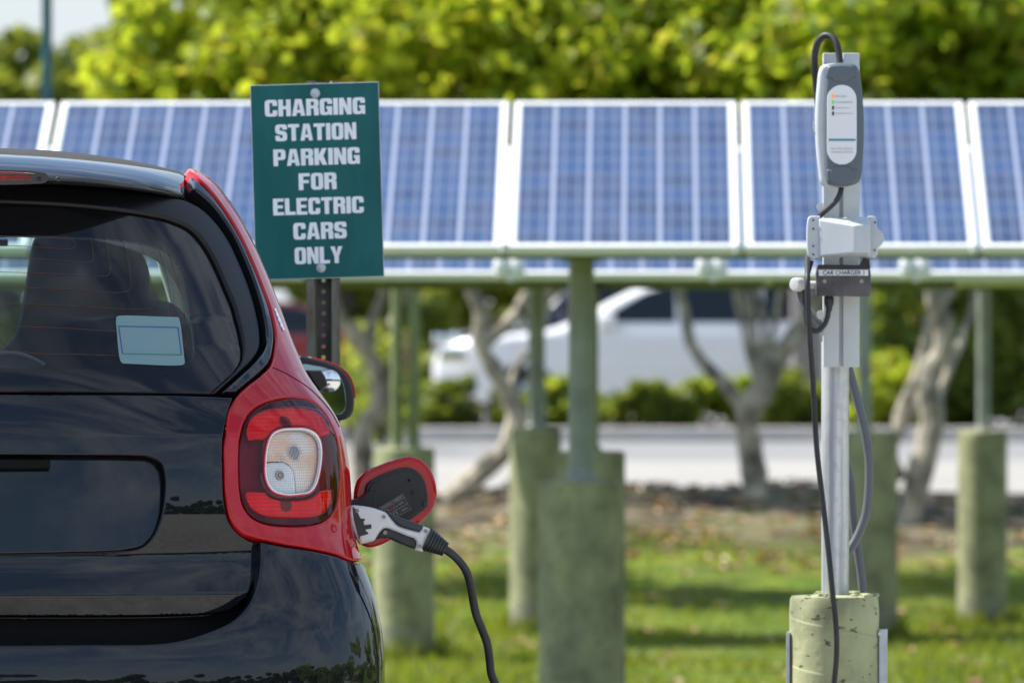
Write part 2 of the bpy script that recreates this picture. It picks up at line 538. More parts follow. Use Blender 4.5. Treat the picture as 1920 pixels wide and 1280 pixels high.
def asphalt(name, a, b, sc=30):
    m, nt, p = new_mat(name)
    n = noise(nt, sc, 8, 0.75)
    n2 = noise(nt, 0.5, 4)
    c = ramp(nt, n, [(0.35, a), (0.65, b)])
    c = mixc(nt, ramp(nt, n2, [(0.4, 0), (0.7, 0.35)]), c, [x * 0.75 for x in a])
    nt.links.new(c, p.inputs['Base Color'])
    p.inputs['Roughness'].default_value = 0.9
    bump(nt, p, n, 0.4, 0.01)
    return m


M['asphalt'] = asphalt('asphalt', (0.26, 0.248, 0.228), (0.52, 0.495, 0.455), 9)
M['road'] = asphalt('road', (0.17, 0.17, 0.17), (0.26, 0.26, 0.255))
M['pale_path'] = asphalt('pale_path', (0.25, 0.24, 0.22), (0.37, 0.355, 0.33))
M['mulch'] = asphalt('mulch', (0.10, 0.07, 0.05), (0.22, 0.16, 0.12), 9)

# ------------------------------------------------------------------ object helpers
def link(o, parent=None):
    C.objects.link(o)
    if parent is not None:
        o.parent = parent
    return o


def tag(o, label=None, cat=None, group=None, kind=None):
    if label:
        o['label'] = label
    if cat:
        o['category'] = cat
    if group:
        o['group'] = group
    if kind:
        o['kind'] = kind
    return o


def empty(name, loc, rz=0.0, label=None, cat=None, group=None):
    o = bpy.data.objects.new(name, None)
    o.empty_display_size = 0.1
    o.location = loc
    o.rotation_euler = (0, 0, rz)
    link(o)
    return tag(o, label, cat, group)


def add_mesh(name, verts, faces, mats, parent=None, smooth=True, normals=None, uvs=None, midx=None):
    me = bpy.data.meshes.new(name)
    me.from_pydata([tuple(map(float, v)) for v in verts], [], [tuple(int(i) for i in f) for f in faces])
    if not isinstance(mats, (list, tuple)):
        mats = [mats]
    for m in mats:
        me.materials.append(m)
    if midx is not None:
        me.polygons.foreach_set('material_index', np.asarray(midx, dtype=np.int32))
    me.polygons.foreach_set('use_smooth', np.full(len(me.polygons), bool(smooth)))
    if uvs is not None:
        ul = me.uv_layers.new(name='UVMap')
        idx = np.zeros(len(me.loops), dtype=np.int32)
        me.loops.foreach_get('vertex_index', idx)
        ul.data.foreach_set('uv', np.asarray(uvs, dtype=np.float32)[idx].ravel())
    me.update()
    if normals is not None:
        me.normals_split_custom_set_from_vertices([tuple(map(float, n)) for n in normals])
    o = bpy.data.objects.new(name, me)
    return link(o, parent)


class MB:
    """Collects boxes, tubes and lathes into one mesh."""

    def __init__(self):
        self.v, self.f, self.mi = [], [], []

    def add(self, vs, fs, mi=0):
        b = len(self.v)
        self.v += [tuple(map(float, x)) for x in vs]
        self.f += [tuple(i + b for i in q) for q in fs]
        self.mi += [mi] * len(fs)
        return self

    def box(self, c, s, rot=None, bev=0.0, mi=0):
        cx, cy, cz = c
        hx, hy, hz = s[0] / 2, s[1] / 2, s[2] / 2
        if bev <= 0:
            vs = [(x * hx, y * hy, z * hz) for x in (-1, 1) for y in (-1, 1) for z in (-1, 1)]
            fs = [(0, 1, 3, 2), (4, 6, 7, 5), (0, 4, 5, 1), (2, 3, 7, 6), (0, 2, 6, 4), (1, 5, 7, 3)]
        else:
            import bmesh
            bm = bmesh.new()
            bmesh.ops.create_cube(bm, size=1.0)
            for v in bm.verts:
                v.co = Vector((v.co.x * 2 * hx, v.co.y * 2 * hy, v.co.z * 2 * hz))
            bmesh.ops.bevel(bm, geom=bm.edges[:], offset=min(bev, hx * .95, hy * .95, hz * .95), segments=3, profile=0.6, affect='EDGES')
            bm.verts.index_update()
            vs = [tuple(v.co) for v in bm.verts]
            fs = [tuple(v.index for v in f.verts) for f in bm.faces]
            bm.free()
        out = []
        for v in vs:
            w = Vector(v)
            if rot is not None:
                w = rot @ w
            out.append((w.x + cx, w.y + cy, w.z + cz))
        return self.add(out, fs, mi)

    def tube(self, pts, rad, n=12, cap=True, mi=0):
        pts = [Vector(p) for p in pts]
        rads = rad if hasattr(rad, '__len__') else [rad] * len(pts)
        T = []
        for i in range(len(pts)):
            a = pts[max(0, i - 1)]
            b = pts[min(len(pts) - 1, i + 1)]
            T.append((b - a).normalized())
        up = Vector((0, 0, 1)) if abs(T[0].z) < 0.9 else Vector((0, 1, 0))
        u = T[0].cross(up).normalized()
        vs, fs = [], []
        for i, p in enumerate(pts):
            u = (u - T[i] * u.dot(T[i])).normalized()
            w = T[i].cross(u)
            for k in range(n):
                a = 2 * math.pi * k / n
                q = p + (u * math.cos(a) + w * math.sin(a)) * rads[i]
                vs.append(tuple(q))
        for i in range(len(pts) - 1):
            for k in range(n):
                a, b = i * n + k, i * n + (k + 1) % n
                fs.append((a, b, b + n, a + n))
        if cap:
            fs.append(tuple(range(n - 1, -1, -1)))
            fs.append(tuple(range((len(pts) - 1) * n, len(pts) * n)))
        return self.add(vs, fs, mi)

    def lathe(self, prof, n=32, origin=(0, 0, 0), axis='z', mi=0):
        """prof: list of (r, h)"""
        vs, fs = [], []
        for r, h in prof:
            for k in range(n):
                a = 2 * math.pi * k / n
                if axis == 'z':
                    q = (r * math.cos(a), r * math.sin(a), h)
                elif axis == 'y':
                    q = (r * math.cos(a), h, r * math.sin(a))
                else:
                    q = (h, r * math.cos(a), r * math.sin(a))
                vs.append((q[0] + origin[0], q[1] + origin[1], q[2] + origin[2]))
        for i in range(len(prof) - 1):
            for k in range(n):
                a, b = i * n + k, i * n + (k + 1) % n
                fs.append((a, b, b + n, a + n))
        fs.append(tuple(range(n - 1, -1, -1)))
        fs.append(tuple(range((len(prof) - 1) * n, len(prof) * n)))
        return self.add(vs, fs, mi)

    def build(self, name, mats, parent=None, smooth=True, angle=35):
        o = add_mesh(name, self.v, self.f, mats, parent, smooth, midx=self.mi)
        import bmesh
        bm = bmesh.new()
        bm.from_mesh(o.data)
        bmesh.ops.recalc_face_normals(bm, faces=bm.faces[:])
        for e in bm.edges:
            if len(e.link_faces) == 2 and e.calc_face_angle(0) > R(angle):
                e.smooth = False
        bm.to_mesh(o.data)
        bm.free()
        return o


def catmull(pts, closed=False, step=0.01):
    """Catmull-Rom through the points, resampled to about `step`."""
    P_ = [np.array(p, float) for p in pts]
    n = len(P_)
    out = []
    segs = n if closed else n - 1
    for i in range(segs):
        p0 = P_[(i - 1) % n] if closed or i > 0 else 2 * P_[0] - P_[1]
        p1, p2 = P_[i % n], P_[(i + 1) % n]
        p3 = P_[(i + 2) % n] if closed or i + 2 < n else 2 * P_[-1] - P_[-2]
        d = np.linalg.norm(p2 - p1)
        k = max(1, int(math.ceil(d / step)))
        # centripetal tangents
        t01 = max(1e-9, np.linalg.norm(p1 - p0) ** 0.5)
        t12 = max(1e-9, d ** 0.5)
        t23 = max(1e-9, np.linalg.norm(p3 - p2) ** 0.5)
        m1 = (p2 - p1 + t12 * ((p1 - p0) / t01 - (p2 - p0) / (t01 + t12)))
        m2 = (p2 - p1 + t12 * ((p3 - p2) / t23 - (p3 - p1) / (t12 + t23)))
        for j in range(k):
            t = j / k
            out.append((2 * t ** 3 - 3 * t ** 2 + 1) * p1 + (t ** 3 - 2 * t ** 2 + t) * m1 + (-2 * t ** 3 + 3 * t ** 2) * p2 + (t ** 3 - t ** 2) * m2)
    if not closed:
        out.append(P_[-1])
    return out


def smooth_outline(pts, step=0.01):
    """Closed outline; an entry with a third item is a sharp corner."""
    corners = [i for i, p in enumerate(pts) if len(p) > 2]
    xy = [p[:2] for p in pts]
    if not corners:
        return catmull(xy, True, step)
    out = []
    n = len(pts)
    for a, b in zip(corners, corners[1:] + [corners[0] + n]):
        seg = [xy[i % n] for i in range(a, b + 1)]
        out += catmull(seg, False, step)[:-1]
    return out


def seg_dist(P_, loop):
    """distance of each point to a closed loop, and the direction from the loop's nearest point"""
    A = np.asarray(loop)
    B = np.roll(A, -1, 0)
    d = np.full(len(P_), 1e9)
    vec = np.zeros((len(P_), 2))
    for a, b in zip(A, B):
        ab = b - a
        l2 = max(1e-14, ab @ ab)
        t = np.clip(((P_ - a) @ ab) / l2, 0, 1)
        q = P_ - (a + t[:, None] * ab)
        dd = np.hypot(q[:, 0], q[:, 1])
        k = dd < d
        d[k] = dd[k]
        vec[k] = q[k]
    return d, vec


def inside(P_, loop):
    A = np.asarray(loop)
    B = np.roll(A, -1, 0)
    x, y = P_[:, 0], P_[:, 1]
    c = np.zeros(len(P_), bool)
    for (x1, y1), (x2, y2) in zip(A, B):
        if y1 == y2:
            continue
        k = ((y1 > y) != (y2 > y)) & (x < (x2 - x1) * (y - y1) / (y2 - y1) + x1)
        c ^= k
    return c


def plate(name, outline, surf, mat, parent=None, holes=(), edge=0.004, flange=0.02, res=0.02, back=False, hole_edge=True, rings=3, edge_depth=None):
    """A panel: outline (and holes) in the surface's own 2D coordinates, mapped by surf(Q) -> positions, normals.
    Its rim is rolled over with radius `edge`, then turned inwards by `flange`."""
    loops = [np.asarray(outline, float)] + [np.asarray(h, float) for h in holes]
    rolled = loops if hole_edge else loops[:1]
    pts = [l for l in loops]
    edges = []
    off = 0
    for l in loops:
        n = len(l)
        edges += [(off + i, off + (i + 1) % n) for i in range(n)]
        off += n
    allp = np.vstack(loops)
    lo, hi = allp.min(0), allp.max(0)
    gx = np.arange(lo[0] + res / 2, hi[0], res)
    gy = np.arange(lo[1] + res / 2, hi[1], res)
    G = np.array([(x, y) for y in gy for x in gx]).reshape(-1, 2)
    extra = [G] if len(G) else []
    if edge > 0:
        for r_ in range(1, rings + 1):
            dist = edge * (1 - math.cos(r_ / rings * math.pi / 2))
            for l in rolled:
                a, b = np.roll(l, 1, 0), np.roll(l, -1, 0)
                t = b - a
                t /= np.maximum(1e-12, np.linalg.norm(t, axis=1))[:, None]
                nn = np.stack([-t[:, 1], t[:, 0]], 1)
                cand = l + nn * dist
                ok = inside(cand, loops[0])
                for h in loops[1:]:
                    ok &= ~inside(cand, h)
                cand2 = np.where(ok[:, None], cand, l - nn * dist)
                extra.append(cand2)
    E = np.vstack(extra) if extra else np.zeros((0, 2))
    if len(E):
        ok = inside(E, loops[0])
        for h in loops[1:]:
            ok &= ~inside(E, h)
        dmin = np.full(len(E), 1e9)
        for l in loops:
            dmin = np.minimum(dmin, seg_dist(E, l)[0])
        isgrid = np.zeros(len(E), bool)
        isgrid[:len(G)] = True
        ok &= np.where(isgrid, dmin > max(edge * 1.25, res * 0.3), dmin > edge * 0.02 + 1e-6)
        E = E[ok]
    V = np.vstack([allp, E])
    res_ = delaunay_2d_cdt([Vector((float(a), float(b))) for a, b in V], edges, [], 0, 1e-7)
    v2 = np.array([(v.x, v.y) for v in res_[0]])
    tri = np.array([f[:3] for f in res_[2]])
    cen = v2[tri].mean(1)
    keep = inside(cen, loops[0])
    for h in loops[1:]:
        keep &= ~inside(cen, h)
    tri = tri[keep]
    # consistent orientation
    ar = np.cross(v2[tri[:, 1]] - v2[tri[:, 0]], v2[tri[:, 2]] - v2[tri[:, 0]])
    tri[ar < 0] = tri[ar < 0][:, ::-1]
    pos, nor = surf(v2)
    if edge > 0:
        d = np.full(len(v2), 1e9)
        vec = np.zeros((len(v2), 2))
        for l in rolled:
            dd, vv = seg_dist(v2, l)
            k = dd < d
            d[k] = dd[k]
            vec[k] = vv[k]
        # on the outline itself the way inwards comes from the outline's own direction
        on = np.where(d < 1e-6 * max(1.0, edge * 100))[0]
        if len(on):
            LP, LN = [], []
            for l in rolled:
                t_ = np.roll(l, -1, 0) - np.roll(l, 1, 0)
                t_ /= np.maximum(1e-12, np.linalg.norm(t_, axis=1))[:, None]
                n_ = np.stack([-t_[:, 1], t_[:, 0]], 1)
                pr_ = l + n_ * edge * 0.05
                ok_ = inside(pr_, loops[0])
                for h in loops[1:]:
                    ok_ &= ~inside(pr_, h)
                if ok_.mean() < 0.5:
                    n_ = -n_
                LP.append(l)
                LN.append(n_)
            LP, LN = np.vstack(LP), np.vstack(LN)
            for i_ in on:
                k_ = np.argmin(((LP - v2[i_]) ** 2).sum(1))
                vec[i_] = LN[k_]
        ed = edge_depth or edge
        tt = np.clip(1 - d / edge, 0, 1)
        dep = ed * (1 - np.sqrt(np.maximum(0, 1 - tt ** 2)))
        # tangent directions of the surface
        e = 1e-4
        pu = (surf(v2 + [e, 0])[0] - pos) / e
        pv = (surf(v2 + [0, e])[0] - pos) / e
        ln = np.maximum(1e-9, np.hypot(vec[:, 0], vec[:, 1]))
        dirn = -(pu * (vec[:, 0] / ln)[:, None] + pv * (vec[:, 1] / ln)[:, None])
        dirn /= np.maximum(1e-9, np.linalg.norm(dirn, axis=1))[:, None]
        pos = pos - nor * dep[:, None]
        ph = np.arcsin(np.clip(tt, 0, 0.97)) * (ln > 1e-7)
        nor = nor * np.cos(ph)[:, None] + dirn * np.sin(ph)[:, None]
    verts = list(pos)
    norms = list(nor)
    uvs = list(v2)
    faces = [tuple(t) for t in tri]
    if flange > 0 or back:
        # boundary edges of the kept triangles
        cnt = {}
        for t in tri:
            for a, b in ((t[0], t[1]), (t[1], t[2]), (t[2], t[0])):
                cnt[(a, b)] = cnt.get((a, b), 0) + 1
        base_n = surf(v2)[1]
        mp = {}
        mp_b = {}
        for (a, b) in [k for k in cnt if (k[1], k[0]) not in cnt]:
            for i in (a, b):
                if i not in mp:
                    e = np.array([0, 0, 0.])
                    mp[i] = (len(verts), len(verts) + 1)
                    side = nor[i] - base_n[i] * (nor[i] @ base_n[i])
                    sl = np.linalg.norm(side)
                    side = side / sl if sl > 1e-6 else base_n[i]
                    verts += [pos[i], pos[i] - base_n[i] * flange]
                    norms += [side, side]
                    uvs += [v2[i], v2[i]]
            faces.append((b, a, mp[a][0], mp[b][0])) if False else None
            faces.append((mp[b][0], mp[a][0], mp[a][1], mp[b][1]))
        if back:
            nb = len(verts)
            p0, n0 = surf(v2)
            verts += list(pos - n0 * flange) if edge <= 0 else list(p0 - n0 * (flange + (edge_depth or edge)))
            norms += list(-n0)
            uvs += list(v2)
            faces += [tuple(i + nb for i in t[::-1]) for t in tri]
    return add_mesh(name, verts, faces, mat, parent, True, norms, uvs)


def flat(origin, ex, ey, off=0.0):
    """Plane surface for plate(): 2D (u,v) -> origin + u*ex + v*ey, normal ex x ey."""
    o, ex, ey = np.array(origin, float), np.array(ex, float), np.array(ey, float)
    n = np.cross(ex, ey)
    n /= np.linalg.norm(n)

    def s(q):
        q = np.asarray(q, float)
        return o + q[:, :1] * ex + q[:, 1:2] * ey + n * off, np.repeat(n[None], len(q), 0)
    return s


def rrect(cx, cy, w, h, r, n=6):
    out = []
    for sx, sy, a0 in ((1, 1, 0), (-1, 1, 90), (-1, -1, 180), (1, -1, 270)):
        for k in range(n + 1):
            a = R(a0 + 90 * k / n)
            out.append((cx + sx * (w / 2 - r) + r * math.cos(a), cy + sy * (h / 2 - r) + r * math.sin(a)))
    return out


def circle(cx, cy, r, n=24):
    return [(cx + r * math.cos(2 * math.pi * k / n), cy + r * math.sin(2 * math.pi * k / n)) for k in range(n)]


def at(px, py, D):
    """world point seen at photo pixel (px, py) at distance D"""
    return Vector(((px - 960) * D / F, D, CAM_Z + (600 - py) * D / F))


def text_mesh(name, s, height, origin, ex, ez, mat, parent=None, width=None, bold=0.0, off=0.001, align='CENTER'):
    """Flat lettering lying on a surface (ex to the right, ez up)."""
    cu = bpy.data.curves.new(name, 'FONT')
    cu.body = s
    cu.size = 1.0
    cu.offset = bold
    cu.fill_mode = 'BOTH'
    cu.resolution_u = 3
    tmp = bpy.data.objects.new(name, cu)
    C.objects.link(tmp)
    dg = bpy.context.evaluated_depsgraph_get()
    me = tmp.evaluated_get(dg).to_mesh()
    v = np.array([x.co[:] for x in me.vertices])
    f = [tuple(p.vertices) for p in me.polygons]
    tmp.evaluated_get(dg).to_mesh_clear()
    bpy.data.objects.remove(tmp)
    w0, w1 = v[:, 0].min(), v[:, 0].max()
    h0, h1 = v[:, 1].min(), v[:, 1].max()
    sy = height / (h1 - h0)
    sx = (width / (w1 - w0)) if width else sy
    ex, ez = np.array(ex, float), np.array(ez, float)
    n = np.cross(ex, ez)
    shift = (w0 + w1) / 2 if align == 'CENTER' else w0
    pos = np.array(origin, float) + ((v[:, 0] - shift) * sx)[:, None] * ex + ((v[:, 1] - (h0 + h1) / 2) * sy)[:, None] * ez + n * off
    return add_mesh(name, pos, f, mat, parent, False)

# ------------------------------------------------------------------ the setting
def ground_z(y, x=0.0):
    m = (0.07 + 0.09 * math.sin(x * 1.15 + 0.3) + 0.05 * math.sin(x * 2.9 + 1.0)) * math.exp(-((y - 50.6) / 1.5) ** 2)
    return ground_base(y, x) + max(0.0, m) * (1.0 if abs(x) < 20 else 0.0)


def ground_base(y, x=0.0):
    if y < 17.6:
        return -0.03
    if y < 22.5:
        t = (y - 17.6) / 4.9
        return -0.03 - 0.72 * (3 * t * t - 2 * t ** 3)
    if y < 43.2:
        return -0.75 + 0.015 * math.sin(y * 0.9 + x * 0.4)
    if y < 51.0:
        t = (y - 43.2) / 7.8
        return -0.75 + 0.60 * (0.35 * t + 0.65 * (3 * t * t - 2 * t ** 3))
    return -0.15


ys = list(np.arange(-90, 17, 8.0)) + list(np.arange(17, 56, 0.5)) + [58, 64, 70, 80, 100, 150, 250, 500, 900]
xs = [-900, -400, -150, -60, -30] + list(np.arange(-20, -6, 1.0)) + list(np.arange(-6, 6.1, 0.4)) + list(np.arange(7, 20.1, 1.0)) + [30, 60, 150, 400, 900]
gv, gf = [], []
for y in ys:
    for x in xs:
        gv.append((x, y, ground_z(y, x)))
nx = len(xs)
for j in range(len(ys) - 1):
    for i in range(nx - 1):
        gf.append((j * nx + i, j * nx + i + 1, (j + 1) * nx + i + 1, (j + 1) * nx + i))
ground = add_mesh('ground', gv, gf, M['lawn'])
tag(ground, kind='structure')


def sheet(name, x0, x1, y0, y1, z, mat, wob=0.0, n=40):
    vs, fs = [], []
    r_ = random.Random(3)
    for i in range(n + 1):
        x = x0 + (x1 - x0) * i / n
        w = wob * (math.sin(x * 0.9) + 0.6 * math.sin(x * 2.3 + 1))
        vs += [(x, y0 + w, z), (x, y1, z)]
    for i in range(n):
        fs.append((2 * i, 2 * i + 2, 2 * i + 3, 2 * i + 1))
    return tag(add_mesh(name, vs, fs, mat), kind='structure')


sheet('parking_lot', -60, 60, -90, 17.2, 0.0, M['asphalt'])
sheet('path', -60, 60, 52.6, 64.5, -0.128, M['pale_path'], wob=0.5, n=120)
sheet('road', -80, 80, 64.5, 75.0, -0.135, M['road'])
sheet('far_parking_lot', -80, 80, 78.2, 104, 0.012, M['road'])
kb = MB().box((0, 75.12, -0.06), (160, 0.24, 0.16), bev=0.02)
tag(kb.build('kerb', M['kerb']), kind='structure')
sheet('planting_bed', -80, 80, 75.24, 78.2, 0.0, M['mulch'], n=60)
# front edge kerb of the near lot
kb = MB().box((0, 17.3, -0.03), (120, 0.2, 0.2), bev=0.02)
tag(kb.build('kerb', M['kerb']), kind='structure')


def leaf_cloud(n, centres, size, flat_=0.3, sides=6, elong=1.0, seed=1, smin=0.6):
    """n leaf-sized faces scattered round clump centres (x, y, z, radius): vertices and faces."""
    g = np.random.default_rng(seed)
    cs = np.array(centres)
    w = cs[:, 3] ** 2
    ci = g.choice(len(cs), n, p=w / w.sum())
    d = g.normal(size=(n, 3))
    d /= np.linalg.norm(d, axis=1)[:, None]
    rr = g.uniform(0.35, 1.0, n) ** 0.6
    p = cs[ci, :3] + d * (cs[ci, 3] * rr)[:, None] * np.array([1, 1, 0.8])
    nrm = d * 0.6 + g.normal(size=(n, 3)) * 0.7 + np.array([0, 0, flat_])
    nrm /= np.linalg.norm(nrm, axis=1)[:, None]
    a = np.cross(nrm, g.normal(size=(n, 3)))
    a /= np.linalg.norm(a, axis=1)[:, None]
    b = np.cross(nrm, a)
    s = size * g.uniform(smin, 1.15, n)
    vs = np.zeros((n, sides, 3))
    for k in range(sides):
        t = 2 * math.pi * k / sides
        bend = 0.12 * math.cos(2 * t)
        vs[:, k] = p + (a * (math.cos(t) * elong) + b * math.sin(t) + nrm * bend) * s[:, None]
    f = np.arange(n * sides).reshape(n, sides)
    return vs.reshape(-1, 3), f


def foliage(name, n, centres, size, mat, parent=None, **kw):
    v, f = leaf_cloud(n, centres, size, **kw)
    me = bpy.data.meshes.new(name)
    me.from_pydata(v.tolist(), [], f.tolist())
    me.materials.append(mat)
    o = bpy.data.objects.new(name, me)
    return link(o, parent)


def limb(mb, pts, r0, r1, wob=0.0, seed=0, n=9):
    g = random.Random(seed)
    c = catmull(pts, False, 0.14)
    out = []
    for p in c:
        out.append((p[0] + g.uniform(-wob, wob), p[1] + g.uniform(-wob, wob), p[2] + g.uniform(-wob, wob)))
    m = len(out)
    rad = [(r0 + (r1 - r0) * i / max(1, m - 1)) * (1 + g.uniform(-0.16, 0.16)) for i in range(m)]
    mb.tube(out, rad, n)


def ppath(D, pts, dd=0.0):
    n = len(pts)
    return [tuple(at(x, y, D + dd * i / max(1, n - 1))) for i, (x, y) in enumerate(pts)]


# --- sea-grape trees behind the arrays: each a twisted pale trunk with limbs and a crown of big round leaves
def sea_grape(label, D, paths, crown, n, mat, seed, size=0.07):
    base = at(*paths[0][0][0], D)
    t = empty('sea_grape_tree', (0, 0, 0), label=label, cat='tree', group='sea grape trees behind the solar arrays')
    t.location = (base.x, base.y, ground_z(base.y))
    loc = np.array(t.location)
    mb = MB()
    tips = []
    for k, (pts, r0, r1) in enumerate(paths):
        pp = ppath(D, pts, 0.5 if k else 0.0)
        if k == 0:
            pp[0] = (pp[0][0], pp[0][1], loc[2] - 0.05)
        limb(mb, [np.array(q) - loc for q in pp], r0, r1, 0.012, seed + k)
        tips.append(tuple(np.array(pp[-1]) - loc))
    # upper limbs into the crown
    g = random.Random(seed)
    cs = []
    for (cx, cy, cz, r) in crown:
        cs.append((cx - loc[0], cy - loc[1], cz - loc[2], r))
        over = cy < 48  # unseen overhanging clumps, added to throw dappled shade on the lawn
        for _ in range(1 if over else 2):
            a = tips[g.randrange(len(tips))]
            b = (cx - loc[0] + g.uniform(-r, r) * .6, cy - loc[1] + g.uniform(-.3, .6) * r, cz - loc[2] + g.uniform(-.2, .7) * r)
            top = (a[0] + g.uniform(-.15, .15), a[1] + .3, a[2] + .55)
            mid = tuple((top[i] + b[i]) / 2 + g.uniform(-.25, .25) for i in range(3))
            if over:
                mid = (mid[0], a[1] + .1, max(mid[2], b[2] + .1))
            limb(mb, [a, top, mid, b], 0.028, 0.008, 0.01, g.randint(0, 999), 6)
    mb.build('trunk', M['bark'], t)
    # sub-clumps inside each crown ball for light and dark clumps
    sub = []
    for (cx, cy, cz, r) in cs:
        for _ in range(22):
            d = Vector((g.gauss(0, 1), g.gauss(0, 1), g.gauss(0, 1))).normalized() * r * g.uniform(0.35, 1.0)
            sub.append((cx + d.x, cy + d.y, cz + d.z * .9, r * g.uniform(0.36, 0.58)))
    foliage('crown', int(n * 1.25), sub, size, mat, t, seed=seed, flat_=0.5, sides=7, smin=0.55)
    return t


def ball(px, py, D, r):
    p = at(px, py, D)
    return (p.x, p.y, p.z, r)


sea_grape('sea grape with yellow green crown rising above the panels left of the sign', 52,
          [([(690, 900), (680, 820), (720, 740), (690, 660), (640, 600), (610, 530)], 0.09, 0.05),
           ([(705, 740), (745, 660), (740, 600), (770, 530)], 0.055, 0.03),
           ([(690, 660), (700, 600), (720, 540), (700, 500)], 0.05, 0.03)],
          [ball(300, 165, 52, .62), ball(430, 120, 52, .75), ball(600, 80, 52.4, .95), ball(500, 200, 51.5, .6), ball(720, 150, 51.8, .7), ball(680, -40, 52.5, 1.0), (-5.2, 46.6, 4.7, .75), (-3.9, 47.0, 5.0, .7)],
          8800, M['leaf_yellow'], 11)
sea_grape('sea grape on a bent grey trunk just left of the middle green post', 50,
          [([(835, 905), (900, 885), (945, 850), (966, 800), (958, 750), (925, 690), (897, 635), (905, 590), (880, 530)], 0.085, 0.05),
           ([(905, 640), (950, 610), (972, 580), (1000, 535)], 0.055, 0.035),
           ([(958, 760), (970, 690), (1010, 640), (1030, 560)], 0.035, 0.02)],
          [ball(840, 130, 51, .85), ball(1000, 60, 51, .95), ball(900, 0, 52, 1.0), ball(1100, 150, 50.6, .75), ball(990, 190, 50.6, .6), (-2.4, 46.3, 4.8, .7), (-.9, 46.8, 4.9, .75)],
          8800, M['leaf_yellow'], 23)
sea_grape('sea grape with forked pale trunk standing before the white van', 50,
          [([(1415, 925), (1412, 860), (1400, 775), (1425, 735)], 0.11, 0.085),
           ([(1400, 770), (1365, 725), (1318, 680), (1290, 620), (1272, 530)], 0.06, 0.035),
           ([(1415, 760), (1445, 700), (1478, 645), (1520, 590), (1545, 520)], 0.085, 0.06),
           ([(1480, 650), (1530, 610), (1590, 575), (1640, 520)], 0.05, 0.03)],
          [ball(1230, 90, 51, .95), ball(1380, 130, 50.8, .8), ball(1300, -30, 52, 1.0), ball(1500, 60, 51, .9), ball(1400, 190, 50.6, .6), (.5, 46.4, 4.7, .7)],
          7800, M['leaf_green'], 37)
sea_grape('sea grape with several tangled grey stems beside the right post', 49,
          [([(1700, 900), (1735, 845), (1748, 790), (1738, 715), (1768, 640), (1752, 540)], 0.10, 0.07),
           ([(1660, 850), (1690, 780), (1722, 690), (1745, 600), (1800, 520)], 0.06, 0.035),
           ([(1690, 890), (1665, 850), (1700, 780), (1735, 730)], 0.06, 0.05),
           ([(1748, 790), (1770, 720), (1800, 640), (1830, 560)], 0.04, 0.025)],
          [ball(1640, 80, 50, .95), ball(1780, 110, 50, .85), ball(1720, -40, 51, 1.0), ball(1920, 60, 50.5, 1.0), ball(1880, 170, 49.8, .6), ball(1620, 180, 49.8, .6), (1.9, 46.6, 4.8, .7)],
          8400, M['leaf_green'], 41)


# --- trees farther back
def far_tree(label, px, D, h, r, mat, n, seed, size=0.16, wide=1.0, low=0.35):
    b = at(px, 600, D)
    t = empty('background_tree', (b.x, D, -0.1), label=label, cat='tree', group='trees beyond the far car park')
    g = random.Random(seed)
    mb = MB()
    limb(mb, [(0, 0, 0), (g.uniform(-.2, .2), 0, h * .3), (g.uniform(-.3, .3), 0, h * .6)], 0.16, 0.07, 0.03, seed)
    for _ in range(6):
        a = g.uniform(0, 6.28)
        limb(mb, [(0, 0, h * g.uniform(.2, .4)), (math.cos(a) * r * .4, math.sin(a) * r * .4, h * .6), (math.cos(a) * r * .8, math.sin(a) * r * .8, h * g.uniform(.6, .95))], 0.07, 0.02, 0.03, seed + 1, 6)
    mb.build('trunk', M['bark_dark'], t)
    sub = []
    for _ in range(46):
        a, q = g.uniform(0, 6.28), g.uniform(0.1, 1) ** .6
        z = g.uniform(low, 0.97)
        k = math.sqrt(max(0.05, 1 - ((z - 0.55) / 0.5) ** 2))
        sub.append((math.cos(a) * r * q * k * wide, math.sin(a) * r * q * k, h * z, r * g.uniform(.2, .36)))
    foliage('crown', n, sub, size, mat, t, seed=seed, sides=5)
    return t


far_tree('soft green tree under the pale sky at the far left', 20, 96, 5.25, 1.7, M['leaf_olive'], 3800, 3, low=.1)
far_tree('dull green tree just right of the tall teal pole', 165, 99, 5.3, 1.5, M['leaf_olive'], 3000, 5, low=.1)
far_tree('olive tree rising behind the yellow green crown at upper left', 350, 92, 6.4, 1.15, M['leaf_olive'], 4200, 8, low=.1)
far_tree('broad olive tree behind the green sign', 650, 97, 7.0, 2.0, M['leaf_olive'], 4200, 9, low=.08)
far_tree('broad tree seen past the white van hood', 900, 108, 7.5, 3.2, M['leaf_olive'], 4200, 12, low=.05)
far_tree('broad tree directly behind the white van', 1260, 110, 7.8, 3.4, M['leaf_olive'], 4400, 14, low=.05)
far_tree('dark tree behind the right hedge', 1640, 104, 7.4, 3.2, M['leaf_olive'], 4400, 15, low=.05)
far_tree('dark tree at the far right edge', 1960, 100, 7.4, 2.8, M['leaf_olive'], 3800, 18, low=.05)


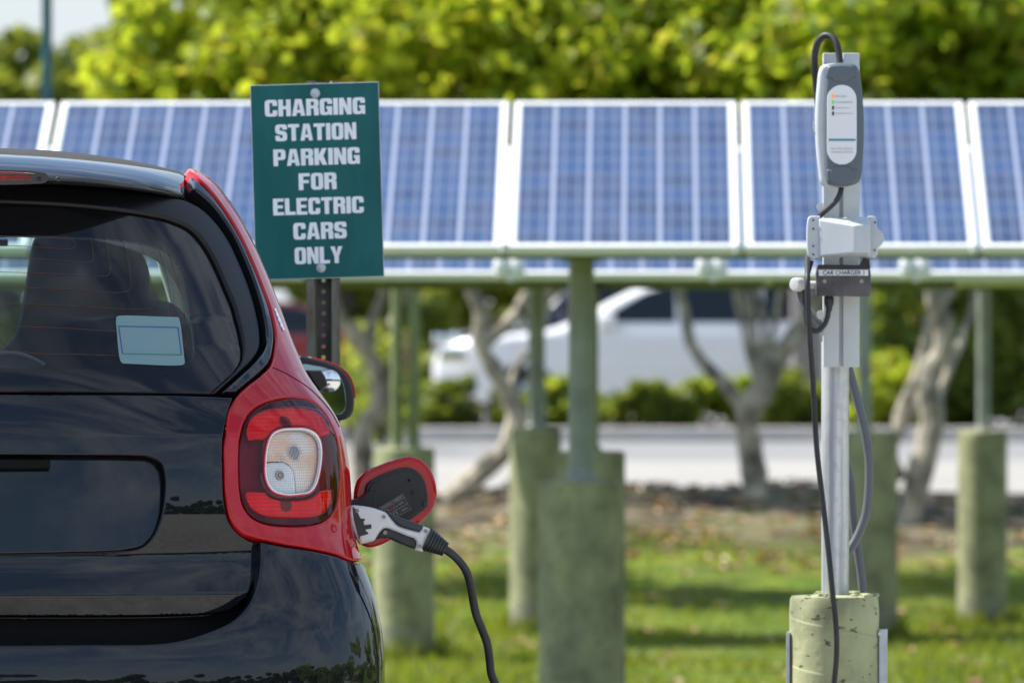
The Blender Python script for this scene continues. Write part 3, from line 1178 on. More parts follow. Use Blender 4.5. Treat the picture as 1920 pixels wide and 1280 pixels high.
def bush(label, px, py_top, D, w, mat, n, seed, cat='bush', name='bush', size=0.07, group='low bushes in the kerbside bed', z0=0.0):
    b = at(px, py_top, D)
    h = b.z - z0
    t = empty(name, (b.x, D, z0), label=label, cat=cat, group=group)
    g = random.Random(seed)
    mb = MB()
    for _ in range(7):
        a = g.uniform(0, 6.28)
        limb(mb, [(0, 0, -0.02), (math.cos(a) * w * .2, math.sin(a) * w * .2, h * .4), (math.cos(a) * w * .4, math.sin(a) * w * .3, h * .8)], 0.02, 0.008, 0.01, seed, 5)
    mb.build('stem', M['bark_dark'], t)
    sub = []
    for _ in range(26):
        q = g.uniform(-1, 1)
        sub.append((q * w * .5, g.uniform(-.3, .3), h * g.uniform(.15, .85) * math.sqrt(max(.1, 1 - .6 * q * q)), h * g.uniform(.14, .26)))
    foliage('crown', n, sub, size, mat, t, seed=seed, sides=5)
    return t


bush('dense green bush in front of the van bumper', 905, 705, 76.6, 1.5, M['leaf_hedge'], 1700, 61)
bush('rounded green bush by the kerb left of the middle post', 1040, 708, 76.9, 1.0, M['leaf_green'], 1000, 62)
bush('grey green bush under the white van door', 1215, 712, 76.2, 1.0, M['leaf_hedge'], 1300, 63)
bush('yellow green bush behind the left limb of the forked trunk', 1330, 705, 77.2, 1.0, M['leaf_green'], 1000, 64)
bush('leafy bush low behind the fork of the pale trunk', 1415, 700, 77.4, 0.9, M['leaf_green'], 1000, 65)
bush('dark bush at the kerb left of the steel charger pole', 1490, 690, 76.8, .8, M['leaf_hedge'], 900, 66)
bush('bright yellow green shrub beside the right hedge', 1660, 650, 75.9, .8, M['leaf_yellow'], 900, 67, cat='shrub', name='shrub', group='shrubs')
bush('mixed green bush low behind the door mirror', 690, 690, 77.0, 1.4, M['leaf_hedge'], 1200, 68)
bush('low green bush behind the steel sign post', 800, 705, 77.3, 0.9, M['leaf_green'], 900, 69)

bush('loose pale olive shrub behind the thin twin posts', 715, 560, 70, 0.8, M['leaf_olive'], 260, 71, cat='shrub', name='shrub', group='shrubs', z0=-.13, size=.06)
bush('loose yellowish shrub between sign post and twin posts', 660, 600, 72, 0.8, M['leaf_yellow'], 300, 72, cat='shrub', name='shrub', group='shrubs', z0=-.13, size=.06)
hd = empty('hedge', (at(1800, 600, 77.5).x, 77.3, 0.0), label='tall dark green hedge on the right behind the tangled trunks', cat='hedge')
hv = []
hg = random.Random(5)
for _ in range(110):
    hv.append((hg.uniform(-.95, 1.8), hg.uniform(-.35, .35), hg.uniform(0.15, 2.5), hg.uniform(.22, .4)))
foliage('foliage', 9000, hv, 0.075, M['leaf_hedge'], hd, seed=5, sides=5)
mb = MB()
for k in range(9):
    x = -.9 + k * .32
    limb(mb, [(x, 0, -0.02), (x + .1, 0, 1.1), (x - .05, .05, 2.2)], 0.03, 0.012, .02, k, 5)
mb.build('stem', M['bark_dark'], hd)

# fallen leaves on the lawn (nobody could count them)
flv, flf = [], []
g_ = np.random.default_rng(4)
for i in range(800):
    y = g_.uniform(34, 51) if i % 4 == 0 else g_.uniform(46.6, 51.4)
    x = g_.uniform(-4.2, 4.2)
    z = ground_z(y, x) + 0.02
    s = g_.uniform(0.03, 0.075)
    a = g_.uniform(0, 6.28)
    b = len(flv)
    for k in range(5):
        t_ = a + k * 6.283 / 5
        flv.append((x + s * math.cos(t_), y + s * math.sin(t_), z + 0.02 * math.sin(2 * t_)))
    flf.append(tuple(range(b, b + 5)))
M['leaf_dry'] = leaf_mat('leaf_dry', [(0.30, 0.11, 0.05), (0.38, 0.24, 0.12), (0.25, 0.16, 0.09), (0.45, 0.33, 0.2)], 0.2)
gbv, gbf = [], []
NB = 52000
gy = g_.uniform(33.5, 50.0, NB)
gx = g_.uniform(-4.6, 4.8, NB)
gh = g_.uniform(0.03, 0.085, NB) * (0.75 + 0.5 * np.sin(gx * 1.7 + gy) * np.cos(gy * 1.1))
ga = g_.uniform(0, 6.283, NB)
gl = g_.normal(0, 0.35, (NB, 2))
for i in range(NB):
    x, y, h, a = gx[i], gy[i], gh[i], ga[i]
    if y > 47.2 + 1.4 * math.sin(x * 1.3) + g_.normal(0, .5):
        continue
    z = ground_z(y, x) - 0.005
    w = 0.012
    b = len(gbv)
    gbv += [(x - w * math.cos(a), y - w * math.sin(a), z), (x + w * math.cos(a), y + w * math.sin(a), z), (x + gl[i, 0] * h, y + gl[i, 1] * h, z + h)]
    gbf.append((b, b + 1, b + 2))
M['blade'] = leaf_mat('blade', [(0.035, 0.075, 0.006), (0.10, 0.18, 0.010), (0.19, 0.235, 0.02), (0.07, 0.115, 0.01), (0.26, 0.24, 0.06)], 0.4)
tag(add_mesh('grass', gbv, gbf, M['blade'], smooth=False), 'short green lawn grass between the piers', 'grass', kind='stuff')
# longer tufts round the pier feet
tfv, tff = [], []
for (px_, D_, r_) in ((758, 39.5, .18), (1008, 42.5, .18), (1632, 41.5, .17), (1842, 43.0, .16)):
    cx_ = (px_ - 960) * D_ / F
    for i in range(420):
        a = g_.uniform(0, 6.283)
        q_ = r_ + abs(g_.normal(0, .05))
        x, y = cx_ + q_ * math.cos(a), D_ + q_ * math.sin(a)
        z, h = ground_z(y, x) - .01, g_.uniform(.06, .20)
        b = len(tfv)
        t_ = g_.uniform(0, 3.14)
        tfv += [(x - .01 * math.cos(t_), y - .01 * math.sin(t_), z), (x + .01 * math.cos(t_), y + .01 * math.sin(t_), z), (x + g_.normal(0, .3) * h, y + g_.normal(0, .3) * h, z + h)]
        tff.append((b, b + 1, b + 2))
tag(add_mesh('grass_tufts', tfv, tff, M['blade'], smooth=False), 'longer grass tufts left unmown round the feet of the piers', 'grass', kind='stuff')
tag(add_mesh('fallen_leaves', flv, flf, M['leaf_dry'], smooth=False), 'dry brown leaves scattered over the lawn', 'leaf litter', kind='stuff')

# dark trees across the lot behind the viewer, seen mirrored in the paintwork
rt = []
rg = random.Random(9)
for k in range(44):
    x = -48 + k * 2.3 + rg.uniform(-1, 1)
    hh = rg.uniform(5.0, 8.5) if k % 6 else 11.0
    for _ in range(12):
        rt.append((x + rg.uniform(-1.6, 1.6), -44 + rg.uniform(-2, 2), rg.uniform(.02, 1) ** 1.3 * hh, rg.uniform(.8, 1.5)))
for k in range(26):
    y = -44 + k * 2.2 + rg.uniform(-1, 1)
    hh = rg.uniform(4.0, 8.0)
    for _ in range(10):
        rt.append((44 + rg.uniform(-2, 2), y + rg.uniform(-1.6, 1.6), rg.uniform(.02, 1) ** 1.3 * hh, rg.uniform(.8, 1.5)))
tl = foliage('tree_line', 42000, rt, 0.6, M['leaf_dark'], None, seed=9, sides=5)
tag(tl, 'dark line of trees across the car park, mirrored in the black paintwork', 'tree line', kind='stuff')

st_ = []
for k in range(17):
    y = 9 + k * 2.3 + rg.uniform(-.8, .8)
    hh = rg.uniform(2.4, 4.6)
    for _ in range(9):
        st_.append((13.5 + rg.uniform(-1.4, 1.6), y + rg.uniform(-1.2, 1.2), -.4 + rg.uniform(.04, 1) * hh, rg.uniform(.5, 1.0)))
tl = foliage('tree_line', 20000, st_, 0.13, M['leaf_green'], None, seed=19, sides=5)
tag(tl, 'sunlit trees along the right side of the car park, mirrored in the car pillar', 'tree line', kind='stuff')

# ------------------------------------------------------------------ solar arrays
PW, PL = 0.985, 1.53
TILT = R(25.6)
ARR_YAW = R(-1.2)


def make_panel():
    root = bpy.data.objects.new('solar_panel', None)
    root.empty_display_size = 0.1
    fr = MB()
    d, w = 0.042, 0.032
    fr.box((PW / 2, w / 2, -d / 2), (PW, w, d), bev=0.003)
    fr.box((PW / 2, PL - w / 2, -d / 2), (PW, w, d), bev=0.003)
    fr.box((w / 2, PL / 2, -d / 2), (w, PL - 2 * w, d), bev=0.003)
    fr.box((PW - w / 2, PL / 2, -d / 2), (w, PL - 2 * w, d), bev=0.003)
    f = fr.build('frame', M['white_alu'], root)
    x0, x1, y0, y1 = w - .002, PW - w + .002, w - .002, PL - w + .002
    cells = add_mesh('cells', [(x0, y0, -.006), (x1, y0, -.006), (x1, y1, -.006), (x0, y1, -.006), (x0, y0, -.012), (x1, y0, -.012), (x1, y1, -.012), (x0, y1, -.012)],
                     [(0, 1, 2, 3), (7, 6, 5, 4), (0, 4, 5, 1), (1, 5, 6, 2), (2, 6, 7, 3), (3, 7, 4, 0)], M['solar_cells'], root, False, uvs=[(0, 0), (1, 0), (1, 1), (0, 1)] * 2)
    C.objects.link(root)
    return root


proto = [None]


def place_panel(px, py, D, label, group):
    if proto[0] is None:
        o = make_panel()
        proto[0] = o
    else:
        o = proto[0].copy()
        C.objects.link(o)
        for ch in proto[0].children:
            c = ch.copy()
            c.parent = o
            C.objects.link(c)
    p = at(px, py, D)
    o.location = p
    o.rotation_euler = (TILT, 0, ARR_YAW)
    return tag(o, label, 'solar panel', group)


def drow(D0, px):
    return D0 - (px - 960) * D0 / F * math.tan(-ARR_YAW) * -1 * -1


front_labels = ['upper row solar panel cut by the left edge of the picture, over the car roof',
                'upper row solar panel between the car roof and the green sign',
                'upper row solar panel just right of the green sign',
                'whole upper row solar panel in the middle, left of the charger',
                'upper row solar panel directly behind the grey charger unit',
                'upper row solar panel cut by the right edge of the picture']
px0 = 946.5 - 3 * 445 + 3
for i, lb in enumerate(front_labels):
    px = px0 + i * 445
    place_panel(px + 3, 462, drow(29.28, px), lb, 'solar panels of the front array')
back_labels = ['lower blue panel strip seen through the rear window of the car',
               'lower blue panel strip hidden mostly by the black car',
               'lower blue panel strip right of the green sign, ending at the left clamp pair',
               'lower blue panel strip crossed by the thick middle post',
               'lower blue panel strip ending under the charger box',
               'lower blue panel strip running out at the right edge']
for i, lb in enumerate(back_labels):
    px = 955 - 3 * 380 + i * 380
    place_panel(px + 5, 512, drow(34.3, px), lb, 'solar panels of the second array')


third_labels = ['far panel of the third array, above the pier behind the charging flap', 'far panel of the third array, above the sunlit pale pier', 'far panel of the third array, above the forked pale trunk', 'far panel of the third array, above the pier behind the charger pole', 'far panel of the third array, above the free standing right pier']
for i, lb in enumerate(third_labels):
    place_panel(500 + i * 313, 512, 41.4, lb, 'solar panels of the third array')


def clamp(px, py, D, label, s=1.0, group=None):
    p = at(px, py, D)
    t = MB()
    t.box((0, 0, 0), (0.05 * s, 0.05, 0.06 * s), bev=0.012)
    t.box((0, -0.03, 0.012 * s), (0.03 * s, 0.03, 0.03 * s), bev=0.008)
    t.lathe([(0.011, -0.06), (0.011, -0.045)], 10, axis='y')
    o = t.build('panel_clamp', M['aluminium'])
    o.location = p
    return tag(o, label, 'clamp', group)


for px, lb in ((955, 'white clamp under the panel gap right of the sign'), (1393, 'white clamp under the panel gap left of the charger'), (1838, 'white clamp under the panel gap at the right edge')):
    clamp(px - 9, 466, drow(29.2, px), lb, 0.8, 'small clamps on the front array')
for px, lb in ((955, 'large white clamp pair on the second array left of the thick post'), (1335, 'large white clamp pair on the second array right of the thick post'), (1716, 'large white clamp pair on the second array right of the charger')):
    p = at(px, 501, drow(34.2, px))
    t = MB()
    for s in (-1, 1):
        t.lathe([(0.004, -0.062), (0.028, -0.054), (0.040, -0.02), (0.041, 0.012), (0.030, 0.045), (0.004, 0.058)], 18, (s * 0.038, 0, 0.0 + s * -0.006))
    t.lathe([(0.016, -0.02), (0.022, -0.01), (0.022, 0.02)], 12, (0.006, 0, -0.055), axis='y')
    o = t.build('panel_clamp', M['label_white'])
    o.location = p
    tag(o, lb, 'clamp', 'clamp pairs on the second array')


def beam(px0_, px1_, py_top, h_px, D, mat, label):
    a, b = at(px0_, py_top, D), at(px1_, py_top, D)
    h = h_px * D / F
    t = MB()
    w = b.x - a.x
    # C-channel: web and two flanges
    t.box((w / 2, 0.0, -h / 2), (w, 0.006, h), bev=0.001)
    t.box((w / 2, 0.034, -0.004), (w, 0.06, 0.006), bev=0.001)
    t.box((w / 2, 0.034, -h + 0.004), (w, 0.06, 0.006), bev=0.001)
    o = t.build('support_beam', mat)
    o.location = a
    o.rotation_euler = (0, 0, ARR_YAW * 0)
    return tag(o, label, 'beam', 'olive support beams')


beam(-500, 2400, 466, 20, 29.75, M['olive_paint'], 'olive beam along the lower edge of the front panels')
beam(-500, 2400, 516, 26, 34.9, M['olive_paint'], 'olive beam under the second row of panels, behind the thick post')
t = MB()
t.tube([(0, 0, 0), (0.6, 0, 0)], 0.022, 12)
t.lathe([(0.026, -.02), (0.026, .02)], 12, (0.02, 0, 0), axis='x')
o = t.build('metal_rail', M['white_alu'])
o.location = at(1792, 529, 34.5)
tag(o, 'short white rail under the beam at the right edge', 'rail')
t = MB()
t.lathe([(0.004, -.03), (0.022, -.026), (0.026, -.01), (0.026, .03)], 16, axis='y')
o = t.build('beam_bolt', M['aluminium'])
o.location = at(1441, 527, 34.85)
tag(o, 'round bright bolt head on the beam left of the charger', 'bolt')


def pier(px, py_top, D, dia, label, mat='concrete_far', gz=None):
    top = at(px, py_top, D)
    gz = ground_z(D, top.x) - 0.15 if gz is None else gz
    h = top.z - gz
    r = dia / 2
    prof = [(r * 1.02, 0)]
    g = random.Random(int(px))
    for k in range(1, 14):
        prof.append((r * (1 + g.uniform(-.008, .008)), h * k / 14))
    prof += [(r, h - .03), (r * .985, h - .01), (r * .93, h), (r * .1, h + .004)]
    t = MB().lathe(prof, 40)
    o = t.build('concrete_pier', M[mat])
    o.location = (top.x, D, gz)
    return tag(o, label, 'pier', 'round green concrete piers')


def post(px, D, w_px, py_bot, py_top, label, mat='post_paint'):
    b, tp = at(px, py_bot, D), at(px, py_top, D)
    r = w_px * D / F / 2
    t = MB()
    t.lathe([(r, 0), (r, tp.z - b.z)], 28)
    t.box((0, 0, tp.z - b.z + .003), (r * 3.2, r * 2.6, .008), bev=.002)
    t.lathe([(r * 1.25, 0.0), (r * 1.25, .02), (r * 1.02, .035)], 28)
    o = t.build('support_post', M[mat])
    o.location = b
    return tag(o, label, 'post', 'green steel posts carrying the arrays')


pier(1087, 900, 29.95, .360, 'thick green pier in the middle, nearest of the array piers', 'concrete_far')
post(1090, 29.95, 48, 902, 489, 'thick green post on the nearest middle pier')
pier(1108, 845, 34.9, .350, 'pier peeking out right behind the nearest middle pier')
post(1101, 34.9, 42, 846, 543, 'post half hidden right behind the thick middle post', 'olive_paint')
pier(758, 838, 39.5, .352, 'dark green pier directly behind the open charging flap')
post(744, 39.4, 22, 840, 520, 'thin dark post, left of the two on the pier behind the flap', 'olive_paint')
post(776, 39.4, 22, 840, 520, 'thin dark post, right of the two on the pier behind the flap', 'olive_paint')
pier(1004, 802, 42.5, .320, 'sunlit pale green pier left of the nearest middle pier')
post(1006, 42.5, 32, 804, 520, 'slim pale post on the sunlit pier left of the thick post')
pier(1632, 808, 41.5, .330, 'pier just behind the steel charger pole')
post(1621, 41.5, 25, 810, 520, 'slim green post right behind the charger pole')
pier(1842, 806, 43.0, .312, 'free standing green pier near the right edge')
post(1844, 43.0, 24, 808, 535, 'slim green post on the free standing right pier')
beam(-500, 2400, 515, 8, 41.6, M['olive_paint'], 'farthest olive beam, on the slim posts')

t = MB()
pb = at(88, 1000, 46)
r = 0.036
t.lathe([(r * 1.1, 0), (r, 3.0), (r * .85, 7.0)], 20)
t.box((0, 0, 0.01), (.2, .2, .02), bev=.004)
t.lathe([(r * 1.6, .02), (r * 1.4, .1), (r, .14)], 20)
t.box((0.25, 0, 7.0), (.6, .16, .09), bev=.03)
o = t.build('lamp_pole', M['teal_pole'])
o.location = (pb.x, 46, ground_z(46) - .02)
tag(o, 'tall teal pole against the sky at the left', 'pole')

# stone coloured pillar beyond the road
a = at(1513, 775, 78.5)
t = MB()
t.box((0, 0, 1.15), (.34, .34, 2.3), bev=.02)
t.box((0, 0, 2.34), (.44, .44, .08), bev=.02)
t.box((0, 0, .08), (.42, .42, .16), bev=.02)
o = t.build('stone_pillar', M['pillar_stone'])
o.location = (a.x, 78.4, 0.0)
tag(o, 'pale mauve pillar between the white van and the hedge', 'pillar')


# ------------------------------------------------------------------ cars beyond the road
def side_car(name, label, cat, front_px, D, length, profile, windows, mat, wheels, wz=0.33, width=1.85, mirror=None, lamp=None):
    """A car parked broadside, nose to the left. profile and windows in metres from the nose, z up."""
    a = at(front_px, 600, D)
    root = empty(name, (a.x, D, 0.012), label=label, cat=cat, group='cars parked beyond the road')
    out = smooth_outline(profile, 0.05)
    body_cut = [(x, z) for x, z in out]
    # arches cut into the outline
    surf = flat((0, -width / 2, 0), (1, 0, 0), (0, 0, 1))

    def tumble(q):
        p, n = surf(q)
        k = np.maximum(0, q[:, 1] - 1.0)
        p = p + np.stack([0 * k, 0.28 * k, 0 * k], 1)
        fk = np.maximum(0, 1.5 - q[:, 0]) / 1.5
        p = p + np.stack([0 * k, 0.42 * fk ** 2.2, 0 * k], 1)
        lowk = np.maximum(0, 0.6 - q[:, 1])
        p = p + np.stack([0 * k, 0.12 * lowk, 0 * k], 1)
        n = n + np.stack([-0.62 * fk ** 1.2, 0 * k, 0 * k], 1)
        n = n + np.stack([0 * k, 0 * k, np.where(q[:, 1] > 1.0, .28, np.where(q[:, 1] < .6, -.12, 0))], 1)
        return p, n / np.linalg.norm(n, axis=1)[:, None]
    b = plate('body', body_cut, tumble, mat, root, edge=0.12, flange=width - .3, res=0.12, back=True)
    for k, w in enumerate(windows):
        wp = smooth_outline(w, 0.05)

        def ws(q):
            p, n = tumble(q)
            return p + n * 0.004, n
        plate('window', wp, ws, M['car_glass'], root, edge=0.01, flange=0.01, res=0.15)
    for wx in wheels:
        for sy in (-1, 1):
            w = MB()
            y = sy * (width / 2 - .1)
            w.lathe([(wz * .6, -.11), (wz * .95, -.11), (wz, -.07), (wz, .07), (wz * .95, .11), (wz * .6, .11)], 28, axis='y')
            ty = w.build('wheel', M['tyre'], root)
            ty.location = (wx, y, wz)
            rm = MB()
            rm.lathe([(.03, -.125), (wz * .3, -.12), (wz * .58, -.10), (wz * .62, -.112), (wz * .62, .11), (.03, .112)], 24, axis='y')
            rr = rm.build('rim', M['galvanised'], ty)
        ar = MB()
        ar.lathe([(wz * 1.16, -.006), (wz * 1.16, .0), (.02, .001)], 28, axis='y')
        ao = ar.build('wheel_arch', M['matte_black'], root)
        ao.location = (wx, -width / 2 + .035, wz + .02)
    if mirror:
        mbx = MB().box((mirror[0], -width / 2 - .02, mirror[1]), (.2, .2, .16), bev=.05)
        mbx.build('door_mirror', mat, root)
    if lamp:
        lm = MB().box((lamp[0], -width / 2 + .06, lamp[1]), (.34, .12, .17), bev=.05)
        lm.build('headlight', M['chrome'], root)
    return root


van_prof = [(0.02, .42), (0.0, .68), (0.10, .86), (0.45, .98), (0.95, 1.05), (1.45, 1.12), (2.35, 1.55), (2.8, 1.70), (3.5, 1.76), (4.7, 1.74), (5.0, 1.55), (5.12, 1.0), (5.12, .5), (4.95, .30), (0.25, .26)]
van_win = [[(1.92, 1.15, 1), (2.50, 1.50, 1), (2.86, 1.60, 1), (2.86, 1.15, 1)], [(2.90, 1.15, 1), (2.90, 1.61, 1), (3.84, 1.64, 1), (3.84, 1.15, 1)], [(3.87, 1.15, 1), (3.87, 1.64, 1), (4.7, 1.58, 1), (4.88, 1.2, 1)]]
side_car('parked_van', 'white van parked broadside beyond the road behind the bushes', 'van', 806, 80.5, 5.1, van_prof, van_win, M['van_white'], (1.18, 4.1), mirror=(2.06, 1.16), lamp=(.28, .78))
suv_prof = [(0.02, .45), (0.0, .8), (0.12, 1.0), (0.9, 1.1), (1.25, 1.14), (1.8, 1.62), (2.2, 1.72), (3.6, 1.74), (4.4, 1.66), (4.7, 1.2), (4.75, .5), (4.6, .3), (.25, .3)]
suv_win = [[(1.62, 1.18, 1), (1.98, 1.56, 1), (2.5, 1.62, 1), (2.5, 1.18, 1)], [(2.58, 1.18, 1), (2.58, 1.62, 1), (3.5, 1.62, 1), (3.5, 1.18, 1)]]
side_car('parked_car', 'dark blue car parked behind the hood of the white van', 'car', 802, 89, 4.7, suv_prof, suv_win, M['car_dark'], (.95, 3.8), mirror=(1.8, 1.18), lamp=(.25, .92))
red_prof = [(0.02, .40), (0.0, .62), (0.15, .78), (0.9, .90), (1.2, .94), (1.95, 1.36), (2.4, 1.44), (3.0, 1.42), (3.7, 1.05), (4.4, .98), (4.5, .6), (4.4, .3), (.25, .26)]
red_win = [[(1.5, .98, 1), (2.0, 1.3, 1), (2.5, 1.36, 1), (2.5, .98, 1)], [(2.58, .98, 1), (2.58, 1.36, 1), (3.0, 1.34, 1), (3.5, 1.0, 1)]]
side_car('parked_car', 'red car parked far behind the steel sign post', 'car', 150, 92, 4.5, red_prof, red_win, M['car_red'], (.9, 3.6), mirror=(1.6, .98))

# ------------------------------------------------------------------ the small two-tone car, seen from behind
CAR_YAW = R(6.9)
CAR_LOC = Vector(((-30 - 960) * 14.3 / F, 14.3, 0))
car = empty('small_electric_car', CAR_LOC, CAR_YAW, label='black and red two seat electric car seen from behind, plugged in to charge', cat='car')
Mcar = Matrix.Translation(CAR_LOC) @ Matrix.Rotation(CAR_YAW, 4, 'Z')
Minv = np.array(Mcar.inverted())
cam_l = Minv @ np.array([0, 0, CAM_Z, 1])
cam_l = cam_l[:3]


def ray(px, py):
    d = Minv[:3, :3] @ np.array([(px - 960) / F, 1.0, (600 - py) / F])
    return d / d[1]


def loc_at(px, py, y):
    """car-local point on the sight line of a photo pixel at local depth y"""
    return cam_l + ray(px, py) * (y - cam_l[1])


# side outline of the body, read off the photo's silhouette
sil = [(352, 312), (398, 331), (430, 370), (451, 402), (479, 455), (504, 512), (528, 573), (544, 618), (565, 670), (577, 699), (600, 732), (623, 761), (643, 797), (653, 840), (659, 880), (662, 930), (664, 980), (672, 1020), (684, 1055), (707, 1117), (718, 1170), (725, 1235), (724, 1290), (716, 1400), (700, 1500)]
def smooth_interp(z, zs, vs, w=0.012):
    z = np.asarray(z, float)
    return (np.interp(z - w, zs, vs) + 2 * np.interp(z, zs, vs) + np.interp(z + w, zs, vs)) / 4


def Wf(z):
    return smooth_interp(z, W_z, W_x, 0.018)


def Df(z):
    return np.interp(z, [0.3, 0.95, 1.15, 1.5], [0.36, 0.36, 0.46, 0.46])


ZS = np.linspace(0.15, 1.62, 600)


def profile_from_angles(tab, zref=0.9, yref=0.0, soft=0.006):
    th = np.interp(ZS, [a for a, _ in tab], [b for _, b in tab])
    dy = np.tan(np.radians(th))
    y = np.concatenate([[0], np.cumsum((dy[1:] + dy[:-1]) / 2 * np.diff(ZS))])
    y = y - np.interp(zref, ZS, y) + yref
    return y


Y_body = profile_from_angles([(.20, -28), (.36, -6), (.43, 3), (.50, 12), (.60, 19), (.70, 16), (.80, 9), (.95, 9), (1.03, 16), (1.10, 25), (1.30, 27), (1.45, 30), (1.53, 42)])
Y_tail = profile_from_angles([(.50, -14), (.6185, -13), (.6205, 19), (.650, 18), (.690, 13), (.700, 4), (.708, -6), (.725, -7), (.755, -5), (.80, 3), (.85, 8), (.88, 10), (.95, 13), (1.03, 19)])
Y_tail = Y_tail + 0.0
Y_rec = profile_from_angles([(.5, 9), (.75, 9.5), (1.0, 13)], zref=0.72, yref=0.0)

sil_l = []
for x_, y_ in sil:
    d_ = 0.4
    for _ in range(12):
        p_ = loc_at(x_, y_, d_)
        d_ = float(np.interp(p_[2], ZS, Y_body)) + 0.93 * float(Df(p_[2]))
    sil_l.append(p_)
sil_l = np.array(sil_l)
W_z = sil_l[::-1, 2]
W_x = sil_l[::-1, 0] - 0.002

# plan curve of the corner: x = W sin^(2/N), y = D (1-cos), by arc length on a reference section
N_SE = 2.9


def Nf(z):
    return np.interp(z, [0.95, 1.2], [2.9, 2.1])


_ph = np.linspace(0, math.pi / 2, 4000)
_x = 0.78 * np.sin(_ph) ** (2 / N_SE)
_y = 0.36 * (1 - np.cos(_ph))
_q = np.concatenate([[0], np.cumsum(np.hypot(np.diff(_x), np.diff(_y)))])
Q90 = _q[-1]


def make_surf(Y, off=0.0, flip=1):
    def raw(q):
        qq, z = np.abs(q[:, 0]), q[:, 1]
        ph = np.interp(np.minimum(qq, Q90), _q, _ph)
        s = np.sin(ph)
        W, D = Wf(z), Df(z)
        Yz = np.interp(z, ZS, Y)
        x = np.sign(q[:, 0]) * W * s ** (2 / Nf(z))
        ext = np.maximum(0, qq - Q90)
        y = Yz + D * (1 - np.cos(ph)) + ext
        return np.stack([x, y, z], 1)

    def s(q):
        q = np.asarray(q, float)
        e = 0.0015
        p = raw(q)
        du = raw(q + [e, 0]) - raw(q - [e, 0])
        dv = raw(q + [0, e]) - raw(q - [0, e])
        n = np.cross(du, dv)
        n /= np.maximum(1e-12, np.linalg.norm(n, axis=1))[:, None]
        return p + n * off, n
    s.raw = raw
    s.Y = Y
    return s


S_body = make_surf(Y_body)
S_tail = make_surf(Y_tail)


def px_to_q(pts, S, zclip=None):
    """photo pixels -> (q, z) on a body surface; a third item (corner flag) is kept"""
    out = []
    for p in pts:
        px, py = p[0], p[1]
        y = 0.1
        for _ in range(40):
            L_ = loc_at(px, py, y)
            W, D = float(Wf(L_[2])), float(Df(L_[2]))
            t = min(0.9995, abs(L_[0]) / W)
            sn = t ** (float(Nf(L_[2])) / 2)
            ph = math.asin(min(1, sn))
            ny = float(np.interp(L_[2], ZS, S.Y)) + D * (1 - math.cos(ph))
            y = 0.5 * y + 0.5 * ny
        q = float(np.interp(ph, _ph, _q)) * (1 if L_[0] >= 0 else -1)
        if px <= -29:
            q = 0.0
        out.append((q, float(L_[2])) + tuple(p[2:]))
    return out


def mirror_closed(half):
    """half outline from centre (q=0) round the right side back to centre -> whole outline"""
    left = [(-p[0],) + tuple(p[1:]) for p in half[::-1] if abs(p[0]) > 1e-6]
    return half + left


def oline(px, S, step=0.008, mirror=False):
    q = px_to_q(px, S)
    if mirror:
        q = mirror_closed(q)
    return smooth_outline(q, step)


def flipx(loop):
    return [(-a, b) for a, b in loop][::-1]


K = 1
# --- inner shell: the dark structure seen in the shut lines
shell_tab = make_surf(Y_body, -0.085)
z0, z1 = 0.26, 1.030
shell = smooth_outline([(0, z0, 1), (Q90 + .05, z0, 1), (Q90 + .05, z1, 1), (0, z1, 1)], 0.03)
shell = [(0, z0), (Q90 * .5, z0), (Q90 + .05, z0)] + [(Q90 + .05, z) for z in np.linspace(z0, z1, 20)[1:]] + [(Q90 * .5, z1), (0, z1)]
shell = shell + [(-a, b) for a, b in shell[::-1] if a > 0]
inner = plate('inner_shell', shell, shell_tab, M['matte_black'], car, edge=0, flange=0, res=0.04)

# --- tailgate
tg_px = [(-30, 739, K), (300, 740.5), (437, 745, K), (427, 775), (419, 815), (417, 850), (417.5, 900), (420, 940), (427, 972), (440, 993), (458, 1008), (482, 1019, K), (481.5, 1050), (477, 1082), (466, 1110), (449, 1130), (430, 1142), (400, 1149), (300, 1153), (-30, 1154, K)]
rec_px = [(-30, 851, K), (150, 852), (250, 853), (285, 856), (304, 868), (311, 892), (309, 940), (302, 975), (290, 1003), (270, 1024), (235, 1033), (120, 1038), (-30, 1041, K)]
tg = oline(tg_px, S_tail, mirror=True)
rec = oline(rec_px, S_tail, mirror=True)
plate('tailgate', tg, S_tail, M['black_paint'], car, holes=[rec], edge=0.0026, flange=0.012, res=0.011)
# licence plate recess: back wall set in, with a lip
S_rec = make_surf(Y_rec + 0.030)
rec_b = oline([(a[0] + (0 if a[0] < 0 else 2.0),) + tuple(a[1:]) for a in rec_px], S_tail, mirror=True)
zc = np.interp(0.72, ZS, Y_tail)
plate('plate_recess', rec_b, make_surf(Y_rec + zc + 0.010), M['black_paint'], car, edge=0.008, edge_depth=-0.004, flange=0, res=0.012)
# handle strip in shadow under the lip
hs = oline([(-30, 859, K), (95, 860, K), (95, 875, K), (-30, 876, K)], S_tail, mirror=True)
plate('tailgate_handle', hs, make_surf(Y_tail, -0.006), M['matte_black'], car, edge=0.003, flange=0.01, res=0.02)

# lower lip under the tailgate, and a dark rear diffuser ledge
lip = oline([(-30, 1157, K), (300, 1156), (410, 1151, K), (380, 1160), (300, 1166), (120, 1171), (-30, 1172, K)], S_tail, mirror=True)
plate('tailgate_lip', lip, make_surf(profile_from_angles([(.4, -24), (.7, -24)], zref=.58, yref=float(np.interp(.58, ZS, Y_tail)) + .022)), M['gloss_black'], car, edge=0.003, flange=0.01, res=0.02)

